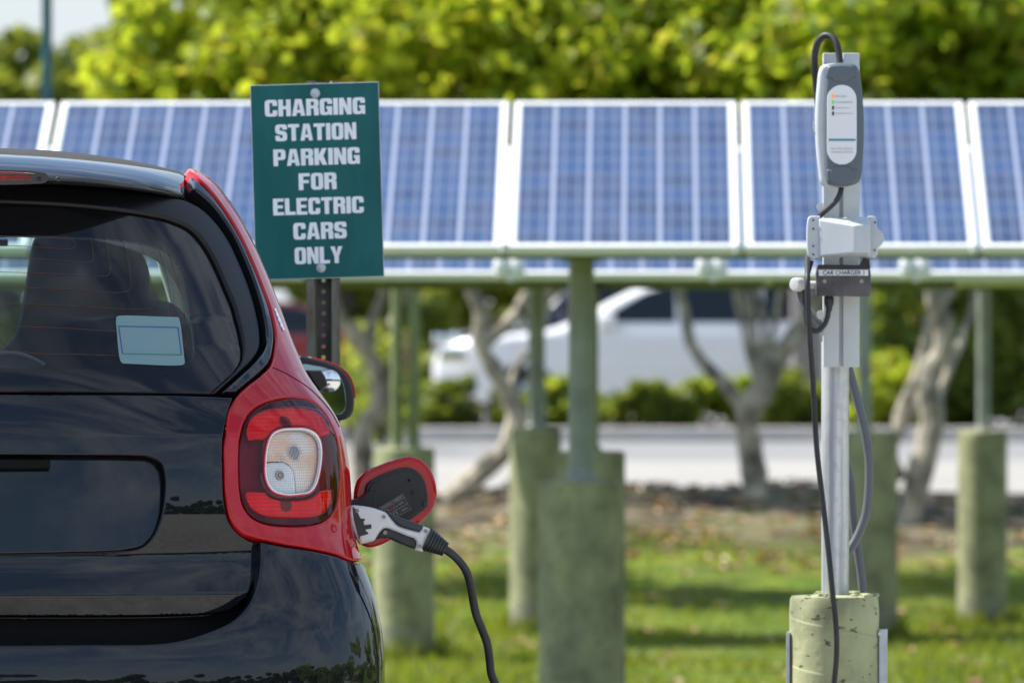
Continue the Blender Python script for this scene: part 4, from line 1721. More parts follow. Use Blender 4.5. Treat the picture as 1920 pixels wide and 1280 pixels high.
# --- bumper with the rear corners
bq = px_to_q([(-30, 1208, K), (150, 1207), (317, 1203), (390, 1184), (440, 1160), (468, 1130), (483, 1092), (489.5, 1050), (490, 1015, K), (531, 1022.5), (584, 1031), (630, 1041), (660, 1052)], S_body)
zz = bq[-1][1]
bq = bq + [(Q90 + .10, zz - .012), (Q90 + .40, zz - .03, K), (Q90 + .40, .46), (Q90 + .12, .27, K), (0, .27, K)]
bl = smooth_outline(mirror_closed(bq), 0.009)
plate('bumper', bl, S_body, M['black_paint'], car, edge=0.006, flange=0.07, res=0.013)

# --- red safety-cell panel round the tail lamp, running up the pillar
red_px = [(482, 1008, K), (455, 998), (435, 975), (423.5, 930), (421, 880), (421.5, 830), (427, 780), (442, 746), (460, 726), (490, 702), (509, 682), (516, 655), (517.5, 622), (509, 580), (492, 533), (467, 472), (440, 420), (405, 368), (376, 337), (356, 320, K)]
rq = px_to_q(red_px, S_body)
zt = rq[-1][1]
zb = zz + 0.003
rq = rq + [(Q90 + .05, zt + .012, K), (Q90 + .42, zt - .01, K), (Q90 + .42, 1.05), (Q90 + .40, zb - .02, K), (Q90 + .10, zb - .002)]
tail_px = px_to_q([(660, 1049), (630, 1037.5), (584, 1027.5), (531, 1019)], S_body)
rq = rq + tail_px
redl = smooth_outline(rq, 0.008)
lamp_px = [(554, 744.5), (515, 749), (480, 764), (461, 786), (452, 815), (448, 853), (449, 910), (456, 948), (474, 971), (500, 982), (535, 986), (584, 984), (612, 974), (630, 952), (637, 915), (638, 866), (634, 830), (624, 800), (608, 772), (588, 753)]
lampl = oline(lamp_px, S_body, 0.006)
plate('red_side_panel', redl[::-1], S_body, M['red_paint'], car, holes=[lampl], edge=0.005, flange=0.028, res=0.011)
rl2 = flipx(redl)
plate('red_side_panel', rl2[::-1], S_body, M['red_paint'], car, holes=[flipx(lampl)], edge=0.005, flange=0.028, res=0.02)

# seam from the pillar across the red panel
def seam_line(name, px, S, r, mat, parent, off=0.0008, step=0.01):
    q = np.array([a[:2] for a in px_to_q(px, S)])
    q = np.array(catmull(q, False, step))
    p, n = S(q)
    return MB().tube([tuple(a + b * off) for a, b in zip(p, n)], r, 6).build(name, mat, parent)


seam_line('panel_seam', [(511, 689), (530, 697), (555, 711), (580, 728), (603, 750), (622, 774), (636, 800)], S_body, 0.0011, M['matte_black'], car, 0.0002)

# --- tail lamp: bulb housing with moulded optics behind a smoked, red and clear lens
lamp = plate('tail_lamp', oline(lamp_px, S_body, 0.006), make_surf(Y_body, -0.030), M['lamp_maroon'], car, edge=0, flange=0, res=0.03)
lp = np.array(lampl)
cen = lp.mean(0)
lens_out = cen + (lp - cen) * 0.986
S_lens = make_surf(Y_body, -0.0005)
band_t = [(466, 826, K), (463, 812), (466, 794), (477, 778), (500, 767), (540, 761.5), (580, 763), (606, 774), (619, 793), (623, 812), (614, 815.5), (600, 818, K), (592, 806), (578, 799), (550, 797), (524, 800), (510, 809), (503, 818), (498, 823), (480, 824)]
band_b = [(461, 926), (464, 921, K), (498, 921.5, K), (506, 930), (518, 935.5), (540, 938), (575, 936), (592, 929), (600, 920, K), (624, 918.5), (627, 930), (620, 950), (604, 964), (580, 969.5), (540, 970), (495, 966), (470, 950)]
ringo_px = [(552, 800.5), (525, 803), (508, 813), (499, 835), (495.5, 865), (496, 893), (503, 913), (514, 924), (535, 930), (560, 929), (583, 924), (594, 910), (602, 880), (605, 850), (602, 826), (592, 810), (576, 802)]
rcen = np.array([550, 865])
def scale_px(px, s):
    return [tuple(rcen + (np.array(p[:2]) - rcen) * s) + tuple(p[2:]) for p in px]
bt, bb = oline(band_t, S_lens, 0.005), oline(band_b, S_lens, 0.005)
ro = oline(ringo_px, S_lens, 0.005)
r1 = oline(scale_px(ringo_px, 0.965), S_lens, 0.005)
r2 = oline(scale_px(ringo_px, 0.925), S_lens, 0.005)
plate('lens_smoked', lens_out.tolist(), S_lens, M['lens_smoke'], lamp, holes=[bt, bb, ro], edge=0.003, flange=0.012, res=0.012, hole_edge=False)
plate('lens_red', bt, make_surf(Y_body, 0.001), M['lens_red'], lamp, edge=0.003, flange=0.006, res=0.012)
plate('lens_red', bb, make_surf(Y_body, 0.001), M['lens_red'], lamp, edge=0.003, flange=0.006, res=0.012)
plate('lens_red', ro, make_surf(Y_body, 0.0012), M['ring_red'], lamp, holes=[r1], edge=0.0015, flange=0.004, res=0.02)
plate('lens_ring', r1, make_surf(Y_body, 0.0025), M['tail_white'], lamp, holes=[r2], edge=0.0016, flange=0.006, res=0.02)
plate('lens_clear', r2, make_surf(Y_body, 0.0012), M['lens_clear'], lamp, edge=0.002, flange=0.004, res=0.012)
# optics behind
S_opt = make_surf(Y_body, -0.007)
plate('reflector', bt, S_opt, M['optic_silver'], lamp, edge=0, flange=0, res=0.012)
plate('reflector', bb, S_opt, M['optic_silver'], lamp, edge=0, flange=0, res=0.012)
rv_px = [(498, 867, K), (520, 865), (540, 867), (553, 878), (558, 898), (560, 931, K), (535, 933), (512, 926), (500, 910), (495, 890)]
amber_px = [(495, 865, K), (498, 830), (510, 808), (552, 797), (580, 801), (606, 820), (608, 870), (597, 917), (580, 929), (561, 932, K), (559, 898), (554, 878), (541, 866), (520, 863.5)]
plate('indicator_optic', oline(amber_px, S_lens, 0.006), make_surf(Y_body, -0.010), M['optic_amber'], lamp, edge=0, flange=0, res=0.012)
plate('reversing_optic', oline(rv_px, S_lens, 0.006), make_surf(Y_body, -0.007), M['optic_clear'], lamp, edge=0.004, flange=0.004, res=0.012)


def on_body(px, py, S=None, off=0.0):
    S = S or S_body
    q = np.array([px_to_q([(px, py)], S)[0][:2]])
    p, n = S(q)
    return p[0] + n[0] * off, n[0]


def disc_on(name, px, py, r_px, mat, parent, off, S=None, rings=((1.0, 0.0), (0.9, 0.0015), (0.0, 0.002))):
    p, n = on_body(px, py, S, off)
    r = r_px * 14.4 / F
    m = MB()
    prof = [(max(0.0002, r * a), b) for a, b in rings]
    m.lathe(prof, 24, axis='z')
    o = m.build(name, mat, parent)
    o.rotation_euler = Vector(n).to_track_quat('Z', 'Y').to_euler()
    o.location = p
    return o


M['bulb_red'] = pmat('bulb_red', (0.10, 0.004, 0.008), rough=0.15, vary=0)
M['bulb_grey'] = pmat('bulb_grey', (0.35, 0.30, 0.28), rough=0.2, metal=0.7, vary=0)
disc_on('bulb', 538, 789, 13.5, M['bulb_red'], lamp, -0.0045)
disc_on('bulb', 539, 946, 13, M['bulb_red'], lamp, -0.0045)
b_ = disc_on('bulb', 557, 847, 12.5, M['bulb_grey'], lamp, -0.008)


def hexgrid(name, px, py, r_px, pitch, parent, mat, off, thick=0.0006):
    """honeycomb window in front of a bulb"""
    m = MB()
    r = r_px * 14.4 / F
    s = pitch
    for i in range(-4, 5):
        for j in range(-4, 5):
            cx, cy = s * math.sqrt(3) * (i + (j % 2) / 2), s * 1.5 * j
            if math.hypot(cx, cy) > r:
                continue
            pts = [(cx + s * math.sin(k * math.pi / 3), cy + s * math.cos(k * math.pi / 3), 0) for k in range(7)]
            m.tube(pts, thick, 4, cap=False)
    o = m.build(name, mat, parent)
    p, n = on_body(px, py, None, off)
    o.rotation_euler = Vector(n).to_track_quat('Z', 'Y').to_euler()
    o.location = p
    return o


hexgrid('bulb_window', 557, 847, 14, 0.0045, lamp, M['chrome'], -0.004)
hexgrid('bulb_window', 532, 858, 9, 0.0045, lamp, M['chrome'], -0.005)
disc_on('bulb', 527, 890, 9.5, M['bulb_grey'], lamp, -0.0045, rings=((1.0, 0.0), (0.95, 0.0015), (0.7, 0.0015), (0.65, 0.0), (0.45, 0.0), (0.4, 0.0015), (0.0, 0.002)))

# little trim plug on the red panel below the lamp
disc_on('tow_cover', 626, 990, 9, M['red_paint'], car, 0.0, rings=((1.0, -0.002), (0.85, 0.003), (0.6, 0.002), (0.0, 0.0015)))

# --- rear window: glass with black border, rubber surround
gl_px = [(-30, 372, K), (100, 377), (200, 385), (290, 397), (335, 408), (372, 427), (402, 465), (430, 524), (451, 577), (462, 625), (463.5, 660), (452, 683), (402, 728.5, K), (200, 728), (-30, 728, K)]
clear_px = [(-30, 433, K), (90, 433), (160, 436), (230, 440), (290, 450), (325, 464), (345, 488), (358, 520), (367, 560), (372, 605), (374, 640), (368, 664), (348, 678), (300, 682), (90, 682), (-30, 681, K)]
gask_px = [(-30, 336, K), (100, 340), (240, 352), (340, 364), (385, 384), (426, 428), (456, 484), (481, 549), (494, 602), (496, 640), (480, 669), (446, 700), (411, 732, K), (200, 732), (-30, 731.5, K)]
S_glass = make_surf(Y_body, -0.022)
S_frame = make_surf(Y_body, -0.012)
gl = oline(gl_px, S_glass, 0.01, True)
cl = oline(clear_px, S_glass, 0.01, True)
gk = oline(gask_px, S_frame, 0.01, True)
gl_f = oline(gl_px, S_frame, 0.01, True)
rw = plate('rear_window', gl, S_glass, M['gloss_black'], car, holes=[cl], edge=0.003, flange=0.006, res=0.02, hole_edge=False)
plate('glass_pane', cl, S_glass, M['rear_glass'], rw, edge=0, flange=0, res=0.025)
plate('window_seal', gk, S_frame, M['seal_black'], car, holes=[gl_f], edge=0.006, flange=0.03, res=0.015)

# glossy black pillar between the seal and the red rail
pil_px = [(365, 352, K), (400, 382), (431, 424), (461, 482), (486, 549), (499, 600), (501, 640), (484, 672), (452, 703), (418, 733, K), (444, 733, K), (465, 716), (490, 695), (506, 676), (512, 652), (513.5, 622), (505, 580), (488, 533), (463, 473), (436, 422), (401, 371), (372, 341), (360, 330, K)]
pil = oline(pil_px, S_body, 0.008)
plate('rear_pillar', pil, S_body, M['black_paint'], car, edge=0.005, flange=0.025, res=0.01)
plate('rear_pillar', flipx(pil), S_body, M['black_paint'], car, edge=0.005, flange=0.025, res=0.02)
# black bed under the upper shut lines
bed = oline([(-30, 300, K), (200, 310), (352, 330), (420, 388), (470, 470), (505, 560), (524, 640), (515, 690), (450, 745, K), (-30, 745, K)], make_surf(Y_body, -0.03), 0.02, True)
bed_hole = oline([(-30, 425, K), (200, 432), (300, 445), (350, 478), (380, 560), (388, 640), (375, 676), (340, 692), (100, 692), (-30, 692, K)], make_surf(Y_body, -0.03), 0.02, True)
plate('inner_frame', bed, make_surf(Y_body, -0.032), M['matte_black'], car, holes=[bed_hole], edge=0, flange=0, res=0.03)

# heater lines on the glass
S_heat = make_surf(Y_body, -0.0212)
heat = [[(-30, 431), (60, 436), (120, 438.5), (143, 441), (147.5, 448), (143, 456), (132, 457.5), (60, 453), (-30, 450)],
        [(175, 434), (179, 455), (180, 472), (178, 480), (168, 482.5), (90, 477), (-30, 473)],
        [(203, 434), (209, 470), (213, 495), (210, 506), (195, 509), (100, 504), (-30, 500)],
        [(237, 438), (246, 480), (253, 520), (252, 532), (240, 538.5), (120, 533), (-30, 529)],
        [(273, 446), (285, 490), (294, 530), (295, 560), (290, 568), (270, 571), (120, 564), (-30, 560)],
        [(306, 455), (320, 500), (329, 550), (333, 585), (331, 605), (318, 615), (290, 615), (150, 607), (30, 603), (10, 602), (-10, 590)],
        [(327, 466), (343, 520), (356, 580), (361, 610), (355, 636), (335, 651), (290, 656), (150, 655), (50, 652), (20, 643), (-10, 618)]]
hm = MB()
for h in heat:
    q = np.array([a[:2] for a in px_to_q([(max(-28, x), y) for x, y in h], S_heat)])
    q = np.array(catmull(q, False, 0.008))
    p, n = S_heat(q)
    hm.tube([tuple(a) for a in p], 0.00062, 5)
hm.build('heater_lines', M['defrost'], rw)

# window sticker, blank, with a thin printed frame
M['sticker_pale'] = grime_glass('sticker_pale', (0.2, 0.26, 0.26), 0.0)
m_, nt_, p_ = new_mat('sticker_cyan')
p_.inputs['Base Color'].default_value = (0.175, 0.285, 0.29, 1)
p_.inputs['Roughness'].default_value = 0.35
M['sticker_cyan'] = m_
stk = oline([(224, 586, K), (227, 584), (343, 586, K), (345, 589), (354, 669, K), (351, 673), (235, 672, K), (231, 668)], S_heat, 0.01)
sticker = plate('window_sticker', stk, make_surf(Y_body, -0.0205), M['sticker_cyan'], rw, edge=0, flange=0, res=0.02)
S_pr = make_surf(Y_body, -0.0199)
for px, mt, nm in (([(228, 602), (342, 604)], 'print_blue', 'printed_line'), ([(228, 602), (234.5, 653)], 'print_blue', 'printed_line'), ([(342, 604), (347.5, 654)], 'print_blue', 'printed_line'), ([(234.5, 653.5), (347.5, 654.5)], 'print_green', 'printed_line')):
    seam_line(nm, px, S_pr, 0.0009, M[mt], rw, 0.0)

# --- roof spoiler with the high brake lamp
def sweep_x(name, px_top, px_bot, y_edge, profile, mat, x_end=None, parent=car, n=40):
    """Rear spoiler: section swept across the car between two photo curves (upper and lower edge)."""
    tp = catmull(px_top, False, 8)
    bt_ = catmull(px_bot, False, 8)
    tp = np.array(tp)
    bt_ = np.array(bt_)
    xs = np.linspace(-30, min(tp[-1, 0], bt_[-1, 0]), n)
    rows = []
    for x in xs:
        yt, yb = np.interp(x, tp[:, 0], tp[:, 1]), np.interp(x, bt_[:, 0], bt_[:, 1])
        f = (x + 30) / 382.0
        ye = y_edge + 0.32 * f ** 3.0
        row = []
        for (t, dy) in profile:
            L_ = loc_at(x, yt + (yb - yt) * t, ye + dy)
            row.append(L_)
        rows.append(row)
    rows = np.array(rows)
    left = rows[1:][::-1].copy()
    left[:, :, 0] *= -1
    allr = np.vstack([left, rows])
    nr, nc = allr.shape[:2]
    vs = allr.reshape(-1, 3)
    fs = []
    for i in range(nr - 1):
        for j in range(nc - 1):
            fs.append((i * nc + j, (i + 1) * nc + j, (i + 1) * nc + j + 1, i * nc + j + 1))
    m = MB().add(vs, fs)
    m.f.append(tuple(range(nc - 1, -1, -1)))
    m.f.append(tuple(range((nr - 1) * nc, nr * nc)))
    m.mi += [0, 0]
    return m.build(name, mat, parent, angle=50)


sp_prof = [(-.02, .42), (-.012, .30), (0.0, .20), (0.10, .150), (0.22, .108), (0.36, .068), (0.50, .036), (0.60, .018), (0.68, .008), (0.72, .003), (0.76, 0.0), (0.84, 0.002), (0.93, .006), (0.97, .012), (1.0, .024), (1.03, .06), (1.05, .12), (1.10, .24)]
sp_top = [(-30, 289), (60, 293), (150, 300), (240, 310), (310, 321), (351, 330)]
sp_bot = [(-30, 343), (60, 344.5), (150, 348), (240, 356), (310, 367), (345, 377)]
spoiler = sweep_x('roof_spoiler', sp_top, sp_bot, 0.13, sp_prof, M['black_paint'])
# high brake lamp
hl = [(-30, 317), (30, 318), (70, 321), (88, 326), (91, 331), (90, 338), (84, 343), (60, 345.5), (-30, 345)]


def spo_pt(x, y, d=0.0):
    return loc_at(x, y, 0.128 - d)


m_, nt_, p_ = new_mat('brake_lens')
tc_ = node(nt_, 'ShaderNodeTexCoord')
sp_ = node(nt_, 'ShaderNodeSeparateXYZ')
nt_.links.new(tc_.outputs['Object'], sp_.inputs[0])
gx_ = math_n(nt_, 'ABSOLUTE', math_n(nt_, 'SINE', math_n(nt_, 'MULTIPLY', sp_.outputs[0], 900)))
bump(nt_, p_, gx_, 0.6, 0.002)
nt_.links.new(ramp(nt_, noise(nt_, 40, 3), [(0.3, (0.17, 0.008, 0.008)), (0.7, (0.30, 0.018, 0.012))]), p_.inputs['Base Color'])
p_.inputs['Roughness'].default_value = 0.2
p_.inputs['Coat Weight'].default_value = 1
M['brake_lens'] = m_


def plane_at(y, px, py):
    """vertical plane across the car at local depth y; 2D coordinates are photo pixels"""
    e0, ex, ez = loc_at(px, py, y), loc_at(px + 1, py, y) - loc_at(px, py, y), loc_at(px, py - 1, y) - loc_at(px, py, y)

    def s(q):
        q = np.asarray(q, float)
        p = e0 + q[:, :1] * ex + q[:, 1:2] * ez
        n = np.cross(ex, ez)
        n /= np.linalg.norm(n)
        return p, np.repeat(n[None], len(q), 0)
    return s


def px_plate(name, px, y, mat, parent, edge=2.0, flange=0.02, res=6, holes=(), back=False, step=2.0, edge_m=None, off=0.0, tilt=None):
    """plate in a vertical plane across the car at depth y, outline in photo pixels, edge radius in pixels"""
    cx = sum(p[0] for p in px) / len(px)
    cy = sum(p[1] for p in px) / len(px)
    S = plane_at(y, cx, cy)
    def S2(q):
        p, n = S(q)
        if tilt is not None:
            p = p + np.stack([0 * q[:, 0], tilt[0] * q[:, 0] + tilt[1] * q[:, 1], 0 * q[:, 0]], 1)
            n = n + np.array([tilt[0] * 1100, 0, tilt[1] * 1100])
            n /= np.linalg.norm(n, axis=1)[:, None]
        return p + n * off, n
    def conv(pts):
        return smooth_outline([(p[0] - cx, cy - p[1]) + tuple(p[2:]) for p in pts], step)
    return plate(name, conv(px), S2, mat, parent, holes=[conv(h) for h in holes], edge=edge, flange=flange, res=res, back=back, edge_depth=edge_m if edge_m else edge * 14.5 / F)


hlm = hl + [(-150 + 30 - x - 0, y) for x, y in []]
brake = px_plate('high_brake_lamp', [(-150, 330), (-148, 322), (-120, 318)] + hl[:8] + [(-120, 345), (-148, 340)], 0.124, M['sticker_dark'], car, edge=3, flange=0.02, edge_m=0.006)
px_plate('brake_lens', [(-128, 329, K), (-30, 329), (58, 330, K), (60, 338, K), (-30, 339), (-128, 338, K)], 0.122, M['brake_lens'], brake, edge=1.0, flange=0.004)
px_plate('brake_lens', [(-138, 324, K), (-30, 322.4), (40, 323.2), (70, 326, K), (50, 327.2), (-30, 326.4), (-138, 327, K)], 0.1225, M['brake_lens'], brake, edge=1.0, flange=0.004)


def disc_y(name, px, py, y, r_px, mat, parent, prof=((1, 0.0), (0.9, -0.002), (0.0, -0.0025))):
    o = MB().lathe([(max(.0002, r_px * 14.5 / F * a), b) for a, b in prof], 20, axis='y').build(name, mat, parent)
    o.location = loc_at(px, py, y)
    return o


disc_y('screw', 73.5, 334.5, 0.1215, 5.2, M['rubber'], brake, ((1, 0), (.95, -.0015), (.6, -.0015), (.55, 0), (.3, 0), (0, 0)))
disc_y('washer_jet', 109, 336, 0.126, 5.2, M['rubber'], spoiler, ((1, 0.004), (1, -.002), (.8, -.005), (.4, -.006), (0, -.006)))

# --- fabric roof, front pillars, headliner
def roof_grid(name, zoff, mat, x1=0.484, y0=0.33, y1=1.62, thick=0.02):
    xs = np.linspace(-x1, x1, 41)
    yy = np.linspace(y0, y1, 31)
    zp = np.interp(yy, [.33, .45, .6, .9, 1.3, 1.62], [1.520, 1.541, 1.557, 1.5705, 1.565, 1.515])
    vs, fs = [], []
    for j, y in enumerate(yy):
        for x in xs:
            t = abs(x) / 0.45
            vs.append((x, y + 0.27 * t ** 3 * (1 - (y - y0) / (y1 - y0)), zp[j] - 0.040 * t ** 2.3 + zoff))
    nx = len(xs)
    nb = len(vs)
    vs += [(a, b, c - thick) for a, b, c in vs]
    for j in range(len(yy) - 1):
        for i in range(nx - 1):
            a = j * nx + i
            fs.append((a, a + 1, a + nx + 1, a + nx))
            fs.append((nb + a, nb + a + nx, nb + a + nx + 1, nb + a + 1))
    rim = [i for i in range(nx)] + [j * nx + nx - 1 for j in range(1, len(yy))] + [(len(yy) - 1) * nx + i for i in range(nx - 2, -1, -1)] + [j * nx for j in range(len(yy) - 2, 0, -1)]
    for a, b in zip(rim, rim[1:] + rim[:1]):
        fs.append((b, a, a + nb, b + nb))
    return MB().add(vs, fs).build(name, mat, car, angle=50)


roof_grid('fabric_roof', 0.0, M['fabric_roof'])
roof_grid('headliner', -0.045, M['light_trim'], x1=0.44, y0=0.50, y1=1.6, thick=0.03)
for s in (-1, 1):
    cab = MB()
    cab.tube([(s * .44, .55, 1.44), (s * .445, 1.0, 1.485), (s * .45, 1.55, 1.475), (s * .50, 1.75, 1.38), (s * .575, 1.98, 1.18), (s * .63, 2.15, 1.02)], [.035, .035, .036, .034, .034, .04], 12)
    cab.build('front_pillar', M['light_trim'], car)
tr = MB()

# --- body sides with a window opening, door, windscreen, nose
def S_side_f(off=0.0):
    def raw(q):
        y, z = q[:, 0], q[:, 1]
        fr = np.clip((y - 1.9) / 0.79, 0, 1)
        x = Wf(z) * (1 - 0.20 * fr ** 2)
        return np.stack([x, y, z], 1)

    def s(q):
        q = np.asarray(q, float)
        e = 0.002
        p = raw(q)
        n = np.cross(raw(q + [e, 0]) - raw(q - [e, 0]), raw(q + [0, e]) - raw(q - [0, e]))
        n /= np.linalg.norm(n, axis=1)[:, None]
        return p + n * off, n
    return s


def S_side_m(off=0.0):
    S = S_side_f(off)

    def s(q):
        q = np.asarray(q, float) * [-1, 1]
        p, n = S(q)
        return p * [-1, 1, 1], n * [-1, 1, 1]
    return s


side_out = [(0.84, .32, 1), (1.0, .28), (2.15, .28, 1), (2.2, .42), (2.35, .55), (2.5, .55), (2.69, .5, 1), (2.66, .70), (2.5, .86), (2.14, 1.0, 1), (1.95, 1.19), (1.62, 1.455, 1), (1.3, 1.50), (.95, 1.51, 1), (.90, 1.1), (.86, .6)]
win_out = [(1.02, 1.06, 1), (1.98, 1.06, 1), (1.86, 1.2), (1.6, 1.40, 1), (1.3, 1.445), (1.02, 1.44, 1)]
for s in (1, -1):
    S_ = S_side_f() if s > 0 else S_side_m()
    so = smooth_outline(side_out, 0.03)
    wo = smooth_outline(win_out, 0.03)
    if s < 0:
        so, wo = [(-a, b) for a, b in so][::-1], [(-a, b) for a, b in wo][::-1]
    dr = plate('door', so, S_, M['black_paint'], car, holes=[wo], edge=0.006, flange=0.03, res=0.05)
    plate('side_window', wo, S_side_f(-.01) if s > 0 else S_side_m(-.01), M['green_glass'], dr, edge=0, flange=0, res=0.08)
add_mesh('windscreen', [(-.60, 2.14, 1.0), (.60, 2.14, 1.0), (.46, 1.60, 1.495), (-.46, 1.60, 1.495)], [(0, 1, 2, 3)], M['green_glass'], car, False)
nose = MB()
secs = []
for y, hw, zt_, zb_ in ((2.10, .66, 1.0, .25), (2.35, .63, .93, .25), (2.55, .58, .82, .25), (2.66, .50, .70, .27), (2.695, .42, .6, .32)):
    sec = []
    for k in range(24):
        a = 2 * math.pi * k / 24
        cx_, sz_ = math.cos(a), math.sin(a)
        sec.append((hw * math.copysign(abs(cx_) ** .5, cx_), y, (zt_ + zb_) / 2 + (zt_ - zb_) / 2 * math.copysign(abs(sz_) ** .5, sz_)))
    secs.append(sec)
vs = [p for s_ in secs for p in s_]
fs = [(i * 24 + k, i * 24 + (k + 1) % 24, (i + 1) * 24 + (k + 1) % 24, (i + 1) * 24 + k) for i in range(4) for k in range(24)]
fs += [tuple(range(23, -1, -1)), tuple(range(96, 120))]
nose.add(vs, fs).build('bonnet', M['black_paint'], car)
un = MB().box((0, 1.35, .24), (1.3, 2.4, .12), bev=.03)
un.build('underbody', M['matte_black'], car)
for wx, wy in ((.70, .62), (-.70, .62), (.62, 2.36), (-.62, 2.36)):
    w_ = MB().lathe([(.17, -.085), (.275, -.085), (.295, -.05), (.295, .05), (.275, .085), (.17, .085)], 36, axis='x').build('wheel', M['tyre'], car)
    w_.location = (wx, wy, .295)
    r_ = MB()
    sgn = 1 if wx > 0 else -1
    r_.lathe([(.03, -.06 * sgn), (.17, -.07 * sgn), (.185, .08 * sgn), (.15, .06 * sgn), (.04, .07 * sgn)], 30, axis='x')
    r_.build('rim', M['galvanised'], w_)

hl_px = [(86, 432, K), (160, 432), (240, 438), (300, 450), (340, 470), (362, 510), (374, 560), (382, 620), (384, 690, K), (366, 690, K), (362, 640), (352, 590), (338, 545), (318, 512), (296, 490), (266, 475), (220, 460), (160, 446)]
for s in (1, -1):
    o = px_plate('headliner_edge', hl_px, 0.82, M['light_trim'], None, edge=5, flange=.02, res=8, back=True, step=4, edge_m=.006)
    if s < 0:
        o.data.transform(Matrix.Scale(-1, 4, (1, 0, 0)))
        o.data.flip_normals()
    o.parent = car
# --- cabin: shelf, dashboard, seats, steering wheel
def cab_px(px, y):
    return loc_at(px[0], px[1], y)


MB().box((0, .72, .985), (1.16, .75, .03), bev=.01).build('load_cover', M['seat_fabric'], car)
MB().box((0, 1.95, .86), (1.16, .4, .30), bev=.08).build('dashboard', M['seat_fabric'], car)
MB().box((0, 1.1, .55), (1.2, 1.3, .08), bev=.03).build('cabin_floor', M['matte_black'], car)
seat_px = [(84, 436), (72, 445), (64, 470), (57, 510), (50, 560), (42, 600), (30, 632), (8, 655), (-12, 672), (-14, 760, K), (380, 760, K), (372, 640), (352, 592), (325, 568), (286, 557), (284, 520), (276, 490), (262, 463), (240, 440), (200, 425), (130, 424)]
st = px_plate('seat', seat_px, 1.18, M['seat_fabric'], car, edge=26, flange=0.10, res=9, back=True, step=4, edge_m=0.05)
seat2 = [(x - 372, y) + tuple(r) for x, y, *r in seat_px]
px_plate('seat', [(x - 380, y) + tuple(r) for x, y, *r in [(84, 436), (72, 445), (64, 470), (57, 510), (50, 560), (44, 640), (44, 760, K), (330, 760, K), (330, 640), (310, 592), (300, 568), (286, 557), (284, 520), (276, 490), (262, 463), (240, 440), (200, 425), (130, 424)]], 1.18, M['seat_fabric'], car, edge=26, flange=0.10, res=9, back=True, step=4, edge_m=0.05)
sw = MB()
c_ = (-.27, 1.62, 1.0)
sw.tube([(c_[0] + .18 * math.cos(2 * math.pi * k / 40), c_[1] + .06 * math.sin(2 * math.pi * k / 40), c_[2] + .17 * math.sin(2 * math.pi * k / 40)) for k in range(41)], .014, 8, cap=False)
sw.box(c_, (.12, .05, .10), bev=.02)
sw.build('steering_wheel', M['seat_fabric'], car)
# thin curved tube just inside the glass
q = [(-26, 668), (0, 662), (25, 661), (50, 667), (72, 677), (84, 684)]
MB().tube([tuple(loc_at(x, y, .34)) for x, y in catmull(q, False, 6)], 0.004, 8).build('cabin_arc', M['slate_plastic'], car)
# little interior mirror seen through the glass
im = loc_at(2, 455, 1.75)
MB().box(tuple(im), (.032, .02, .016), bev=.004).build('cabin_mirror', M['seat_fabric'], car)

# pale chrome badge on the pillar side
bd = MB()
for k, (x, y, w_, h_) in enumerate([(517, 585, 12, 10), (520.5, 594, 13, 12), (524.5, 604, 13, 12), (528.5, 614, 11, 12)]):
    p, n = on_body(x, y, None, 0.0012)
    rotm = Vector(n).to_track_quat('Z', 'Y').to_matrix()
    bd.box(tuple(p), (h_ * .0011, w_ * .0011 * 1.3, .003), rotm, bev=.0012)
bd.build('pillar_badge', M['chrome'], car)

# --- right door mirror
MY = 1.62
mh = [(560, 668), (585, 671), (610, 678), (635, 689), (652, 705), (661, 725), (664.5, 745), (664, 765), (658, 780), (646, 787), (632, 788), (610, 775), (580, 750), (560, 720)]
mir = px_plate('door_mirror', mh, MY, M['satin_black'], car, edge=7, flange=0.10, res=6, back=True, edge_m=0.012)
mg = [(562, 684), (590, 685), (615, 691), (635, 703), (644, 720), (648, 742), (648, 762), (642, 774), (628, 777), (608, 764), (584, 742), (562, 715)]
px_plate('mirror_glass', mg, MY, M['mirror_glass'], mir, edge=1.2, flange=0.004, off=0.003, tilt=(0.00004, 0.00006))
r_b = 21.5 * 15.9 / F
sc_ = MB().lathe([(r_b, .004)] + [(r_b * math.sin(a), -.007 * (math.cos(a) - math.cos(1.35)) / (1 - math.cos(1.35))) for a in np.linspace(1.35, 0.02, 12) * 1.0 if math.sin(a) <= 1.0], 40, axis='y').build('blind_spot_mirror', M['chrome'], mir, angle=80)
sc_.location = loc_at(618, 714, MY - .004)
px_plate('mirror_foot', [(574, 694, K), (602, 694, K), (610, 706), (615, 722, K), (600, 733, K), (586, 715)], MY - .03, M['satin_black'], mir, edge=4, flange=0.05, edge_m=0.008)
cap = [(583, 669, K), (612, 676), (638, 687.5), (655, 703), (664, 725), (666.5, 746, K), (660.5, 748, K), (658.5, 727), (650, 708), (634, 693), (611, 682.5), (583, 675, K)]
px_plate('mirror_cap', cap, MY + .03, M['red_paint'], mir, edge=2.5, flange=0.11, res=4, edge_m=0.006, off=.012)

